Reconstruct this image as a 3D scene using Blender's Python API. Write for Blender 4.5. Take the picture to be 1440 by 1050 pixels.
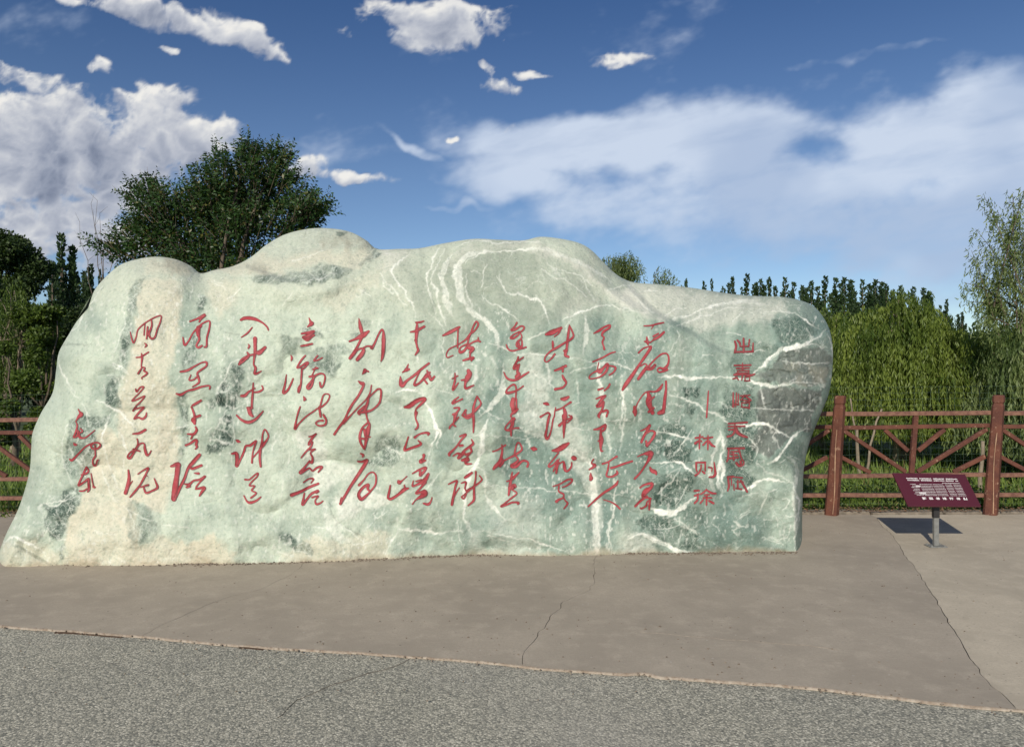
import bpy, bmesh, math, random
import numpy as np
from mathutils import Vector, Matrix, Quaternion
R = math.radians
for o in list(bpy.data.objects): bpy.data.objects.remove(o)
S = bpy.context.scene
COL = S.collection
rnd = random.Random(7)
rng = np.random.default_rng(11)

# ------------------------------------------------------------------ camera
FPX = 1040.0; CW, CH_ = 1440, 1050
EYE = 1.6
pitch = -math.atan((525-513.7)/FPX); roll = math.atan(0.0097)
cam_d = bpy.data.cameras.new('camera'); cam = bpy.data.objects.new('camera', cam_d); COL.objects.link(cam)
cam_d.sensor_width = 36; cam_d.lens = 36*FPX/CW; cam_d.clip_end = 3000; cam_d.clip_start = .05
CM = Matrix.Rotation(R(90)+pitch, 4, 'X') @ Matrix.Rotation(-roll, 4, 'Z')
CM.translation = (0, 0, EYE)
cam.matrix_world = CM
S.camera = cam
S.render.resolution_x, S.render.resolution_y = 1024, 746
RM = np.array(CM.to_3x3())

def rays(px, py):
    px = np.asarray(px, float); py = np.asarray(py, float)
    v = np.stack([(px-720)/FPX, (525-py)/FPX, -np.ones_like(px)], -1)
    return v @ RM.T
def at(px, py, Y):                      # point at world depth Y seen at photo position px, py
    r = rays(px, py); r = r/r[..., 1:2]
    return r*np.asarray(Y, float)[..., None] + np.array([0, 0, EYE])
def gnd(px, py, z=0.0):
    r = rays(px, py); t = (z-EYE)/r[..., 2]
    return r*t[..., None] + np.array([0, 0, EYE])

# ------------------------------------------------------------------ light
SUN_AZ_X, SUN_AZ_Y = 0.33, 0.944        # horizontal travel direction of the light
SUN_EL = R(30)
sd = bpy.data.lights.new('sun', 'SUN'); sun = bpy.data.objects.new('sun', sd); COL.objects.link(sun)
sd.energy = 4.3; sd.angle = R(.53); sd.color = (1, .93, .81)
dirv = Vector((SUN_AZ_X*math.cos(SUN_EL), SUN_AZ_Y*math.cos(SUN_EL), -math.sin(SUN_EL))).normalized()
sun.rotation_euler = dirv.to_track_quat('-Z', 'Y').to_euler()
sun.location = (-10, -20, 15)
S.view_settings.view_transform = 'Standard'; S.view_settings.look = 'None'
S.view_settings.exposure = 0.0; S.view_settings.gamma = 1; S.view_settings.use_curve_mapping = False

class NT:
    def __init__(s, tree): s.t = tree; s.n = tree.nodes; s.l = tree.links
    def node(s, typ, **kw):
        n = s.n.new(typ)
        for k, v in kw.items(): setattr(n, k, v)
        return n
    def put(s, sock, v):
        if isinstance(v, bpy.types.NodeSocket): s.l.new(v, sock)
        elif v is not None:
            try: sock.default_value = v
            except Exception: sock.default_value = tuple(v)+(1,)
    def m(s, op, a, b=None, c=None, clamp=False):
        n = s.node('ShaderNodeMath', operation=op, use_clamp=clamp)
        s.put(n.inputs[0], a)
        if b is not None: s.put(n.inputs[1], b)
        if c is not None: s.put(n.inputs[2], c)
        return n.outputs[0]
    def vm(s, op, a, b=None, out=0):
        n = s.node('ShaderNodeVectorMath', operation=op)
        s.put(n.inputs[0], a)
        if b is not None: s.put(n.inputs[3] if op == 'SCALE' else n.inputs[1], b)
        return n.outputs[out]
    def mix(s, f, a, b, bt='MIX'):
        n = s.node('ShaderNodeMix', data_type='RGBA', blend_type=bt)
        s.put(n.inputs[0], f)
        for k, v in ((6, a), (7, b)):
            if not isinstance(v, bpy.types.NodeSocket): v = tuple(v)[:3]+(1,)
            s.put(n.inputs[k], v)
        return n.outputs[2]
    def mr(s, v, a, b, c=0., d=1., smooth=True):
        n = s.node('ShaderNodeMapRange', interpolation_type='SMOOTHSTEP' if smooth else 'LINEAR')
        for k, x in enumerate((v, a, b, c, d)): s.put(n.inputs[k], x)
        return n.outputs[0]
    def noise(s, vec, scale, detail=4, rough=.55, dist=0., out=0):
        n = s.node('ShaderNodeTexNoise')
        if vec is not None: s.l.new(vec, n.inputs['Vector'])
        n.inputs['Scale'].default_value = scale; n.inputs['Detail'].default_value = detail
        n.inputs['Roughness'].default_value = rough; n.inputs['Distortion'].default_value = dist
        return n.outputs[out]
    def vor(s, vec, scale, feature='F1', out='Distance', rand=1):
        n = s.node('ShaderNodeTexVoronoi', feature=feature)
        s.l.new(vec, n.inputs['Vector']); n.inputs['Scale'].default_value = scale
        n.inputs['Randomness'].default_value = rand
        return n.outputs[out]
    def ramp(s, f, stops):
        n = s.node('ShaderNodeValToRGB'); cr = n.color_ramp
        while len(cr.elements) < len(stops): cr.elements.new(.5)
        for e, (p, c) in zip(cr.elements, stops): e.position = p; e.color = tuple(c)[:3]+(1,)
        s.put(n.inputs[0], f); return n.outputs[0]

def lin(r, g, b):                       # sRGB 0-255 to linear
    f = lambda c: (c/255/12.92) if c <= 10.3 else ((c/255+.055)/1.055)**2.4
    return (f(r), f(g), f(b))

# ------------------------------------------------------------------ world: Nishita sky with clouds
W = bpy.data.worlds.new('World'); S.world = W; W.use_nodes = True
w = NT(W.node_tree); w.n.clear()
sky = w.node('ShaderNodeTexSky', sky_type='NISHITA'); sky.sun_disc = False
sky.sun_elevation = SUN_EL
sky.sun_rotation = math.atan2(-SUN_AZ_X, -SUN_AZ_Y)      # sun stands behind the camera, to the left
sky.altitude = 1600; sky.air_density = 1.0; sky.dust_density = .6; sky.ozone_density = 2.2
tc = w.node('ShaderNodeTexCoord').outputs['Generated']
sx = w.node('ShaderNodeSeparateXYZ'); w.l.new(tc, sx.inputs[0])
V = sx.outputs[2]
SKYTINT = w.ramp(w.mr(V, 0, .5, smooth=False), [(0, (.88,.92,.94)), (.22, (.80,.85,.91)), (.5, (.74,.80,.88)), (1, (.38,.56,.78))])
base = w.mix(1.0, sky.outputs[0], SKYTINT, 'MULTIPLY')
bg = w.node('ShaderNodeBackground'); w.l.new(base, bg.inputs[0]); bg.inputs[1].default_value = .1
ow = w.node('ShaderNodeOutputWorld'); w.l.new(bg.outputs[0], ow.inputs[0])

# ------------------------------------------------------------------ helpers
def tag(o, label=None, cat=None, group=None, kind=None):
    if label: o['label'] = label
    if cat: o['category'] = cat
    if group: o['group'] = group
    if kind: o['kind'] = kind
    return o
def empty(name, loc=(0,0,0), rz=0, label=None, cat=None, group=None, kind=None):
    o = bpy.data.objects.new(name, None); COL.objects.link(o); o.location = loc; o.rotation_euler[2] = rz
    o.empty_display_size = .2
    return tag(o, label, cat, group, kind)
def npmesh(name, verts, faces, mat=None, parent=None, smooth=False, colors=None, cname='tint', fmat=None):
    """verts (n,3), faces (m,k) arrays of one size, or list of such arrays"""
    me = bpy.data.meshes.new(name)
    verts = np.asarray(verts, np.float32)
    fl = faces if isinstance(faces, list) else [faces]
    fl = [np.asarray(f, np.int32) for f in fl if len(f)]
    loops = np.concatenate([f.ravel() for f in fl])
    sizes = np.concatenate([np.full(len(f), f.shape[1], np.int32) for f in fl])
    starts = np.concatenate([[0], np.cumsum(sizes)[:-1]]).astype(np.int32)
    me.vertices.add(len(verts)); me.vertices.foreach_set('co', verts.ravel())
    me.loops.add(len(loops)); me.loops.foreach_set('vertex_index', loops)
    me.polygons.add(len(sizes)); me.polygons.foreach_set('loop_start', starts); me.polygons.foreach_set('loop_total', sizes)
    if smooth: me.polygons.foreach_set('use_smooth', np.ones(len(sizes), bool))
    me.update(calc_edges=True)
    if colors is not None:
        c = np.asarray(colors, np.float32)
        if c.shape[1] == 3: c = np.concatenate([c, np.ones((len(c), 1), np.float32)], 1)
        a = me.color_attributes.new(cname, 'FLOAT_COLOR', 'POINT'); a.data.foreach_set('color', c.ravel())
    if mat: me.materials.append(mat)
    o = bpy.data.objects.new(name, me); COL.objects.link(o)
    if parent: o.parent = parent
    return o
class MB:
    def __init__(s): s.v = []; s.f = []
    def add(s, vs, fs):
        n = len(s.v); s.v += [tuple(p) for p in vs]; s.f += [tuple(i+n for i in f) for f in fs]; return s
    def box(s, x0, x1, y0, y1, z0, z1):
        return s.add([(x0,y0,z0),(x1,y0,z0),(x1,y1,z0),(x0,y1,z0),(x0,y0,z1),(x1,y0,z1),(x1,y1,z1),(x0,y1,z1)],
                     [(0,3,2,1),(4,5,6,7),(0,1,5,4),(1,2,6,5),(2,3,7,6),(3,0,4,7)])
    def bar(s, a, b, wy, wz, up=(0,0,1)):      # rectangular bar from a to b
        a = Vector(a); b = Vector(b); d = (b-a).normalized(); n = Vector((0,1,0)); n = (n-d*n.dot(d)).normalized(); u = d.cross(n)
        P = []
        for c in (a, b):
            for i, j in ((-1,-1),(1,-1),(1,1),(-1,1)): P.append(c+n*(i*wy/2)+u*(j*wz/2))
        return s.add(P, [(0,1,2,3),(7,6,5,4),(0,4,5,1),(1,5,6,2),(2,6,7,3),(3,7,4,0)])
    def tube(s, pts, rad, k=6, cap=True):
        pts = [Vector(p) for p in pts]; n0 = len(s.v); m = len(pts)
        if not hasattr(rad, '__len__'): rad = [rad]*m
        ref = Vector((.31,.17,.93)).normalized()
        for i, p in enumerate(pts):
            d = (pts[min(i+1,m-1)]-pts[max(i-1,0)])
            d = d.normalized() if d.length > 1e-9 else Vector((0,0,1))
            a = d.cross(ref)
            if a.length < 1e-3: a = d.cross(Vector((1,0,0)))
            a.normalize(); b = d.cross(a)
            for j in range(k):
                t = 2*math.pi*j/k; s.v.append(tuple(p+(a*math.cos(t)+b*math.sin(t))*rad[i]))
        for i in range(m-1):
            for j in range(k):
                s.f.append((n0+i*k+j, n0+i*k+(j+1)%k, n0+(i+1)*k+(j+1)%k, n0+(i+1)*k+j))
        if cap: s.f.append(tuple(n0+j for j in reversed(range(k)))); s.f.append(tuple(n0+(m-1)*k+j for j in range(k)))
        return s
    def build(s, name, mat, parent=None, smooth=False, bevel=0, segs=1):
        me = bpy.data.meshes.new(name); me.from_pydata(s.v, [], s.f)
        if bevel:
            bm = bmesh.new(); bm.from_mesh(me)
            bmesh.ops.bevel(bm, geom=bm.edges[:], offset=bevel, segments=segs, affect='EDGES', clamp_overlap=True)
            bm.to_mesh(me); bm.free()
        if smooth: me.polygons.foreach_set('use_smooth', np.ones(len(me.polygons), bool))
        me.update()
        if mat: me.materials.append(mat)
        o = bpy.data.objects.new(name, me); COL.objects.link(o)
        if parent: o.parent = parent
        return o
def copy_tree(src, loc, rz=0, sc=(1,1,1), label=None):
    kids = [c for c in bpy.data.objects if c.parent == src]
    c = src.copy(); COL.objects.link(c); c.location = loc; c.rotation_euler = (0,0,rz); c.scale = sc
    if label: c['label'] = label
    for k in kids:
        d = k.copy(); COL.objects.link(d); d.parent = c
    return c

# value noise in numpy (for shapes and mineral bands)
_tab = rng.random((256, 256))
def vnoise(x, y, seed=0):
    x = x+seed*17.3; y = y+seed*9.7
    xi = np.floor(x).astype(int); yi = np.floor(y).astype(int); fx = x-xi; fy = y-yi
    fx = fx*fx*(3-2*fx); fy = fy*fy*(3-2*fy)
    g = lambda a, b: _tab[a & 255, b & 255]
    return (g(xi,yi)*(1-fx)+g(xi+1,yi)*fx)*(1-fy)+(g(xi,yi+1)*(1-fx)+g(xi+1,yi+1)*fx)*fy
def fbm(x, y, seed=0, octs=4, gain=.5):
    a = 1; s = 0; t = 0
    for o in range(octs):
        s = s+a*vnoise(x, y, seed+o*3); t += a; a *= gain; x = x*2.03; y = y*2.03
    return s/t
def sstep(x, a, b):
    t = np.clip((x-a)/(b-a), 0, 1); return t*t*(3-2*t)
def polydist(px, py, P):
    """distance to a polyline, signed side and interpolated extra columns of P (x, y, w...)"""
    P = np.asarray(P, float); best = np.full(px.shape, 1e9); side = np.zeros(px.shape); wv = np.zeros(px.shape)
    for i in range(len(P)-1):
        ax, ay = P[i, :2]; bx, by = P[i+1, :2]; dx, dy = bx-ax, by-ay; L = dx*dx+dy*dy+1e-9
        t = np.clip(((px-ax)*dx+(py-ay)*dy)/L, 0, 1)
        qx, qy = px-(ax+t*dx), py-(ay+t*dy); d = np.hypot(qx, qy)
        m = d < best; best = np.where(m, d, best); side = np.where(m, np.sign(dx*qy-dy*qx), side)
        if P.shape[1] > 2: wv = np.where(m, P[i, 2]*(1-t)+P[i+1, 2]*t, wv)
    return best, side, wv
def spline(P, step):
    """Catmull-Rom through rows of P, resampled"""
    P = np.asarray(P, float)
    if len(P) < 2: return P
    Q = np.vstack([2*P[0]-P[1], P, 2*P[-1]-P[-2]]); out = []
    for i in range(1, len(Q)-2):
        L = np.hypot(*(Q[i+1, :2]-Q[i, :2])); n = max(2, int(L/step)+1)
        t = np.linspace(0, 1, n, endpoint=False)[:, None]
        p0, p1, p2, p3 = Q[i-1], Q[i], Q[i+1], Q[i+2]
        out.append(.5*(2*p1+(p2-p0)*t+(2*p0-5*p1+4*p2-p3)*t*t+(3*p1-p0-3*p2+p3)*t**3))
    out.append(Q[-2][None]); return np.vstack(out)

def new_mat(name):
    m = bpy.data.materials.new(name); m.use_nodes = True; t = NT(m.node_tree)
    b = m.node_tree.nodes['Principled BSDF']
    return m, t, b
def bump(t, b, h, strength=.3, dist=.01):
    n = t.node('ShaderNodeBump'); n.inputs['Strength'].default_value = strength; n.inputs['Distance'].default_value = dist
    t.put(n.inputs['Height'], h); t.l.new(n.outputs[0], b.inputs['Normal'])

# ------------------------------------------------------------------ clouds on the sky backdrop, far beyond everything
CUM = [(272,36,62,18,-24,.9),(120,6,50,10,-10,.7),(55,180,125,58,0,1.15),(225,172,80,50,0,1.15),(285,188,68,40,0,1.1),(110,215,150,50,0,1.1),(120,330,130,50,0,1.),(20,150,60,26,0,.8),(60,250,150,50,0,1.0),(170,270,70,40,0,.9),(70,320,140,36,0,.8),
       (30,108,62,20,-12,.72),(155,100,27,14,0,.62),(82,72,34,10,-8,.5),(240,72,15,7,0,.5),(212,18,80,20,-17,.95),(330,52,70,20,-28,.95),(175,138,22,16,0,.5),
       (645,38,105,36,8,.9),(520,20,40,20,20,.55),(560,30,45,24,0,.6),(610,62,50,20,-10,.6),(712,122,36,15,-15,.72),(700,98,22,12,30,.6),(762,102,24,9,8,.72),(865,82,46,14,4,.85),(690,92,15,8,0,.5),(475,48,16,14,0,.42),
       (505,250,62,12,-6,.78),(440,238,34,18,10,.62),(630,188,17,7,0,.7),(730,185,14,6,0,.3)]
VEIL = [(760,205,150,46,5,1),(900,205,200,52,-4,1),(700,250,110,36,-14,.9),(1010,235,150,62,0,.85),(1330,200,230,92,14,1.2),(1440,190,200,115,0,1.25),(1200,290,320,90,0,1.0),(1350,310,280,110,0,1.05),(1050,190,160,50,0,.95),(900,290,260,46,0,.62),
        (600,205,60,8,-25,.6),(1250,70,170,9,8,.38),(1900,250,500,150,0,.9),(1155,205,70,26,-8,-.55),(620,262,80,26,0,.35),(640,285,100,7,4,.5)]

def sky_backdrop():
    def axis(a, b, st, ext, n):
        inner = np.arange(a, b, st); g = np.geomspace(st, ext, n)
        return np.concatenate([a-np.cumsum(g)[::-1]*1., inner, b+np.cumsum(g)])
    us = axis(-.76, .76, 2.0/FPX, .16, 50)
    vi = np.arange(-.03, .56, 2.0/FPX); vs = np.concatenate([vi, .56+np.cumsum(np.geomspace(2/FPX, .16, 50))])
    U, V = np.meshgrid(us, vs)
    def blob(x, y, lst):
        acc = np.zeros(x.shape)
        for (px, py, rx, ry, ang, wt) in lst:
            cx = (px-720)/FPX; cy = (513.7-py-(px-720)*.0097)/FPX; ca, sa = math.cos(R(ang)), math.sin(R(ang))
            dx, dy = x-cx, y-cy; a_ = (dx*ca+dy*sa)/(rx/FPX); b_ = (-dx*sa+dy*ca)/(ry/FPX)
            vv = wt*sstep(np.hypot(a_, b_), 1.5, .2)
            acc = np.maximum(acc, vv) if wt > 0 else acc+vv
        return acc
    rot = lambda x, y: (x*.8-y*.6, x*.6+y*.8)
    def fb(x, y, sc, seed, octs, gain=.52):
        s = 0; t = 0; a = 1; x = x*sc; y = y*sc
        for o in range(octs):
            s = s+a*vnoise(x, y, seed+o*5); t += a; a *= gain; x, y = rot(x*2.07, y*2.07)
        return s/t
    def billow(x, y, sc, seed, octs, gain=.55):
        s = 0; t = 0; a = 1; x = x*sc; y = y*sc
        for o in range(octs):
            s = s+a*(1-np.abs(2*vnoise(x, y, seed+o*5)-1)); t += a; a *= gain; x, y = rot(x*2.03, y*2.03)
        return s/t
    def cum(x, y):
        wxx = x+(fb(x, y, 9, 3, 4)-.5)*.055+(fb(x, y, 40, 13, 3)-.5)*.014; wyy = y+(fb(x, y, 9, 23, 4)-.5)*.04+(fb(x, y, 40, 33, 3)-.5)*.012
        d = blob(wxx, wyy, CUM)
        k = (fb(wxx, wyy*1.25, 17, 41, 6, .58)-.5)*1.0+(fb(wxx, wyy*1.4, 70, 91, 4, .6)-.5)*.42+(billow(wxx, wyy*1.2, 22, 61, 5)-.60)*1.0
        far = np.maximum(sstep(V, .50, .75), sstep(np.abs(U), .74, 1.0))     # the same sort of sky goes on outside the view
        d = d+far*sstep(fb(x, y*1.6, 3.2, 77, 4), .50, .70)*.95
        return d+k*(.25+.75*sstep(d, 0, .3))+.05
    d0 = cum(U, V)
    dens = lambda d: np.clip((d-.34)/.5, 0, 1.6)
    occ = 0
    for k, st in ((1, .006), (2, .013), (3, .024), (4, .042)):
        occ = occ+dens(cum(U-.35*st, V+st))*(.9 if k < 3 else .75)
    a_c = sstep(d0, .27, .80)
    core = dens(d0)
    light = np.exp(-.62*occ)
    rim = np.exp(-.30*core)
    lum = np.clip(.16+.90*light*(.55+.45*core)+.10*(1-rim), 0, 1)
    bl = billow(U+(fb(U, V, 14, 7, 3)-.5)*.05, V*1.15+(fb(U, V, 14, 9, 3)-.5)*.05, 15, 201, 6, .6)
    lum = np.clip(lum*.80+.22+(bl-.60)*.95*(.35+.65*sstep(core, 0, .5)), .05, 1)
    lum = np.clip(lum-.10*sstep(fb(U, V*1.5, 5.5, 301, 3), .50, .72), .03, 1)
    lum = np.where(a_c > 0, lum, 0)
    cs = np.array([0, .25, .5, .75, 1.]); cc = np.array([lin(116,126,148), lin(150,158,176), lin(183,188,200), lin(214,216,220), lin(243,241,236)])
    ccol = np.stack([np.interp(lum, cs, cc[:, i]) for i in range(3)], -1)
    # thin high veil
    xr, yr = U*math.cos(R(12))+V*math.sin(R(12)), -U*math.sin(R(12))+V*math.cos(R(12))
    n1 = fb(xr, yr*2.1, 6, 101, 6, .55); n2 = fb(xr, yr*1.6, 30, 131, 4, .6)
    wu = U+(fb(U, V, 12, 151, 4)-.5)*.06; wv = V+(fb(U, V, 12, 171, 4)-.5)*.05
    dv = blob(wu, wv, VEIL)
    far = np.maximum(sstep(V, .55, .8), sstep(np.abs(U), .8, 1.1)); dv = np.maximum(dv*(1-far), far*.55)
    dv = dv+(n1-.5)*1.25+(n2-.5)*.34
    a_v = sstep(dv, .16, .95)*.92*np.clip(.62+.75*fb(xr, yr*4.5, 9, 211, 5), 0, 1)
    sh = sstep(fb(U, V*1.6, 5, 191, 4), .35, .68)
    lowf = sstep(V, .30, .02)
    vcol = np.array(lin(208,220,238))+(np.array(lin(172,190,218))-np.array(lin(208,220,238)))*(sh*.8)[..., None]
    vcol = vcol+(np.array(lin(152,184,220))-vcol)*(lowf*.55)[..., None]
    edgef = sstep(np.hypot(U/4.5, V/4.2), 1, .75)*1.
    a_c = a_c*.97*edgef; a_v = a_v*edgef
    a = a_c+a_v*(1-a_c)
    col = (ccol*a_c[..., None]+vcol*(a_v*(1-a_c))[..., None])/np.maximum(a, 1e-4)[..., None]
    dirs = np.stack([U, np.ones_like(U), V], -1); dirs /= np.linalg.norm(dirs, axis=-1, keepdims=True)
    P = dirs*2200+np.array([0, 0, EYE])
    ny, nx = U.shape; i = np.arange(ny*nx).reshape(ny, nx)
    amin = np.minimum.reduce([a[:-1,:-1], a[:-1,1:], a[1:,1:], a[1:,:-1]]); amax = np.maximum.reduce([a[:-1,:-1], a[:-1,1:], a[1:,1:], a[1:,:-1]])
    f = np.stack([i[:-1,:-1], i[:-1,1:], i[1:,1:], i[1:,:-1]], -1)[amax > .002]
    m = bpy.data.materials.new('cloud_light'); m.use_nodes = True; t = NT(m.node_tree); t.n.clear()
    ca = t.node('ShaderNodeVertexColor', layer_name='cloud')
    em = t.node('ShaderNodeEmission'); t.l.new(ca.outputs[0], em.inputs[0]); em.inputs[1].default_value = 1
    tr = t.node('ShaderNodeBsdfTransparent'); mx = t.node('ShaderNodeMixShader')
    t.l.new(ca.outputs[1], mx.inputs[0]); t.l.new(tr.outputs[0], mx.inputs[1]); t.l.new(em.outputs[0], mx.inputs[2])
    o = t.node('ShaderNodeOutputMaterial'); t.l.new(mx.outputs[0], o.inputs[0])
    try: m.cycles.emission_sampling = 'NONE'
    except Exception: pass
    ob = npmesh('sky', P.reshape(-1, 3), f, m, smooth=True, colors=np.concatenate([col.reshape(-1, 3), a.reshape(-1, 1)], 1), cname='cloud')
    return tag(ob, kind='structure')
sky_backdrop()
# ------------------------------------------------------------------ ground materials
def mat_asphalt():
    m, t, b = new_mat('asphalt')
    p = t.node('ShaderNodeNewGeometry').outputs['Position']
    v = t.vor(p, 105, 'F1', 'Color'); vd = t.vor(p, 105, 'F1')
    v2 = t.vor(p, 210, 'F1', 'Color')
    sp = t.node('ShaderNodeSeparateColor'); t.l.new(v, sp.inputs[0])
    sp2 = t.node('ShaderNodeSeparateColor'); t.l.new(v2, sp2.inputs[0])
    g = t.m('ADD', t.m('MULTIPLY', sp.outputs[0], .72), t.m('MULTIPLY', sp2.outputs[1], .28))
    c = t.ramp(g, [(0, (.10,.10,.08)), (.25, (.25,.245,.20)), (.5, (.37,.35,.275)), (.75, (.54,.505,.395)), (1, (.80,.75,.61))])
    gap = t.mr(vd, .35, .75)
    c = t.mix(t.m('MULTIPLY', gap, .5), c, (.11,.108,.088))
    big = t.noise(p, .9, 5, .6)
    c = t.mix(t.mr(big, .3, .75, 0, .5), c, t.mix(1, c, (.78,.79,.82), 'MULTIPLY'))
    pale = t.noise(p, .45, 3, .5)
    patch = t.noise(p, .55, 6, .65, .5); c = t.mix(t.mr(patch, .48, .66, 0, .45), c, t.mix(1, c, (.70,.72,.74), 'MULTIPLY'))
    stain = t.noise(p, 3.1, 5, .7); c = t.mix(t.mr(stain, .60, .75, 0, .4), c, (.20,.18,.14))
    c = t.mix(t.mr(pale, .45, .7, 0, .35), c, (.42,.39,.33))
    t.l.new(c, b.inputs['Base Color']); b.inputs['Roughness'].default_value = .92
    h = t.m('SUBTRACT', t.m('MULTIPLY', sp.outputs[1], .5), t.m('MULTIPLY', vd, 1.3))
    bump(t, b, h, .45, .005)
    return m
def mat_concrete(name, tone, seed=0, spots=0.):
    m, t, b = new_mat(name)
    p0 = t.node('ShaderNodeNewGeometry').outputs['Position']
    p = t.vm('ADD', p0, (seed*7.1, seed*3.3, 0))
    c = tuple(tone)
    dark = tuple(x*.80 for x in tone); pale = tuple(min(1, x*1.2) for x in tone)
    n1 = t.noise(p, 1.1, 6, .6, .3); n2 = t.noise(p, 6, 5, .65); n3 = t.noise(p, 60, 3, .6)
    col = t.mix(t.mr(n1, .35, .68), dark, c)
    col = t.mix(t.mr(n2, .45, .75, 0, .65), col, pale)
    col = t.mix(t.mr(n3, .35, .7, 0, .5), col, dark)
    n6 = t.noise(p, 150, 2, .6); col = t.mix(t.mr(n6, .55, .7, 0, .45), col, tuple(x*.6 for x in tone)); n7 = t.noise(p, 2.6, 6, .7, .8); col = t.mix(t.mr(n7, .56, .66, 0, .28), col, tuple(x*.7 for x in tone))
    # broom and drag marks, mostly across
    mp = t.node('ShaderNodeMapping'); t.l.new(p, mp.inputs[0]); mp.inputs['Scale'].default_value = (1.2, 16, 1); mp.inputs['Rotation'].default_value = (0, 0, R(7))
    n4 = t.noise(mp.outputs[0], 2.2, 5, .7)
    col = t.mix(t.mr(n4, .55, .8, 0, .38), col, pale)
    mp2 = t.node('ShaderNodeMapping'); t.l.new(p, mp2.inputs[0]); mp2.inputs['Scale'].default_value = (1, 7, 1); mp2.inputs['Rotation'].default_value = (0, 0, R(-12))
    n5 = t.noise(mp2.outputs[0], 4.2, 4, .6, 1.2)
    col = t.mix(t.mr(n5, .66, .80, 0, .35), col, tuple(x*.62 for x in tone))
    # specks and grit
    vd = t.vor(p, 26, 'F1'); vc = t.vor(p, 26, 'F1', 'Color')
    sp = t.node('ShaderNodeSeparateColor'); t.l.new(vc, sp.inputs[0])
    speck = t.m('MULTIPLY', t.m('LESS_THAN', vd, .16), t.m('GREATER_THAN', sp.outputs[0], .80-.25*spots))
    col = t.mix(t.m('MULTIPLY', speck, .55), col, t.mix(sp.outputs[1], (.06,.05,.04), (.5,.46,.4)))
    t.l.new(col, b.inputs['Base Color']); b.inputs['Roughness'].default_value = .88
    b.inputs['Specular IOR Level'].default_value = .25
    h = t.m('ADD', t.m('MULTIPLY', n2, .5), t.m('ADD', t.m('MULTIPLY', n3, .25), t.m('MULTIPLY', speck, .3)))
    bump(t, b, h, .35, .012)
    return m
def mat_flat(name, col, rough=.9, var=.35, scale=8, col2=None, bs=.3):
    m, t, b = new_mat(name)
    p = t.node('ShaderNodeNewGeometry').outputs['Position']
    n = t.noise(p, scale, 6, .65)
    c2 = col2 or tuple(x*(1-var) for x in col)
    t.l.new(t.mix(t.mr(n, .3, .7), c2, col), b.inputs['Base Color']); b.inputs['Roughness'].default_value = rough
    bump(t, b, n, bs, .01)
    return m
M_ASPH = mat_asphalt()
M_CONC = mat_concrete('brown_concrete', (.40,.345,.273), 0)
M_CONC2 = mat_concrete('pale_concrete', (.50,.435,.335), 3, 1.)
M_SOIL = mat_flat('soil', (.10,.075,.05), .95, .5, 12)
M_TURF = mat_flat('turf', (.075,.105,.03), .95, .5, 3, (.05,.07,.022))
M_EDGE = mat_flat('mortar_edge', (.42,.36,.285), .9, .4, 30, (.24,.18,.13))

# asphalt / concrete boundary traced on the ground, jagged
EDGE_PX = [(-700,822),(0,878),(100,886),(200,893),(300,903),(420,912),(540,918),(640,926),(760,938),(880,946),(905,944),(930,950),(1040,958),(1160,968),(1290,983),(1440,997),(2200,1068)]
def ground_line(pts, z=0., step=.03, jag=.008, seed=1, amp2=.02):
    P = gnd(np.array([p[0] for p in pts], float), np.array([p[1] for p in pts], float), z)[:, :2]
    out = []
    for a, b_ in zip(P[:-1], P[1:]):
        L = np.hypot(*(b_-a)); n = max(1, int(L/step))
        out += [a+(b_-a)*k/n for k in range(n)]
    out.append(P[-1]); out = np.array(out)
    d = np.gradient(out, axis=0); d /= np.linalg.norm(d, axis=1)[:, None]+1e-9; nrm = np.stack([-d[:, 1], d[:, 0]], 1)
    s = np.arange(len(out))*step
    off = (vnoise(s*14, s*0+.5, seed)-.5)*2*jag+(vnoise(s*2.5, s*0+.5, seed+4)-.5)*2*amp2
    off[0] = off[-1] = 0
    return out+nrm*off[:, None]
edge = ground_line(EDGE_PX, 0, .03, .008, 3, .012)
edge = np.vstack([[-16., edge[0, 1]+1.2], edge, [edge[-1, 0]+.6, edge[-1, 1]-.25], [18., edge[-1, 1]-3.]])

def prism_poly(name, outline, z0, z1, mat, parent=None, kind=None):
    bm = bmesh.new()
    vs = [bm.verts.new((p[0], p[1], z1)) for p in outline]
    f = bm.faces.new(vs); f.normal_update()
    if f.normal.z < 0: f.normal_flip()
    ret = bmesh.ops.extrude_face_region(bm, geom=[f])
    # the extruded copy goes down: keep the top where it is
    nv = [g for g in ret['geom'] if isinstance(g, bmesh.types.BMVert)]
    for v_ in vs: v_.co.z = z0
    tops = [g for g in ret['geom'] if isinstance(g, bmesh.types.BMFace)]
    bmesh.ops.recalc_face_normals(bm, faces=bm.faces[:])
    bmesh.ops.triangulate(bm, faces=[fc for fc in bm.faces if len(fc.verts) > 4])
    me = bpy.data.meshes.new(name); bm.to_mesh(me); bm.free(); me.materials.append(mat)
    o = bpy.data.objects.new(name, me); COL.objects.link(o)
    if parent: o.parent = parent
    if kind: o['kind'] = kind
    return o

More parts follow.
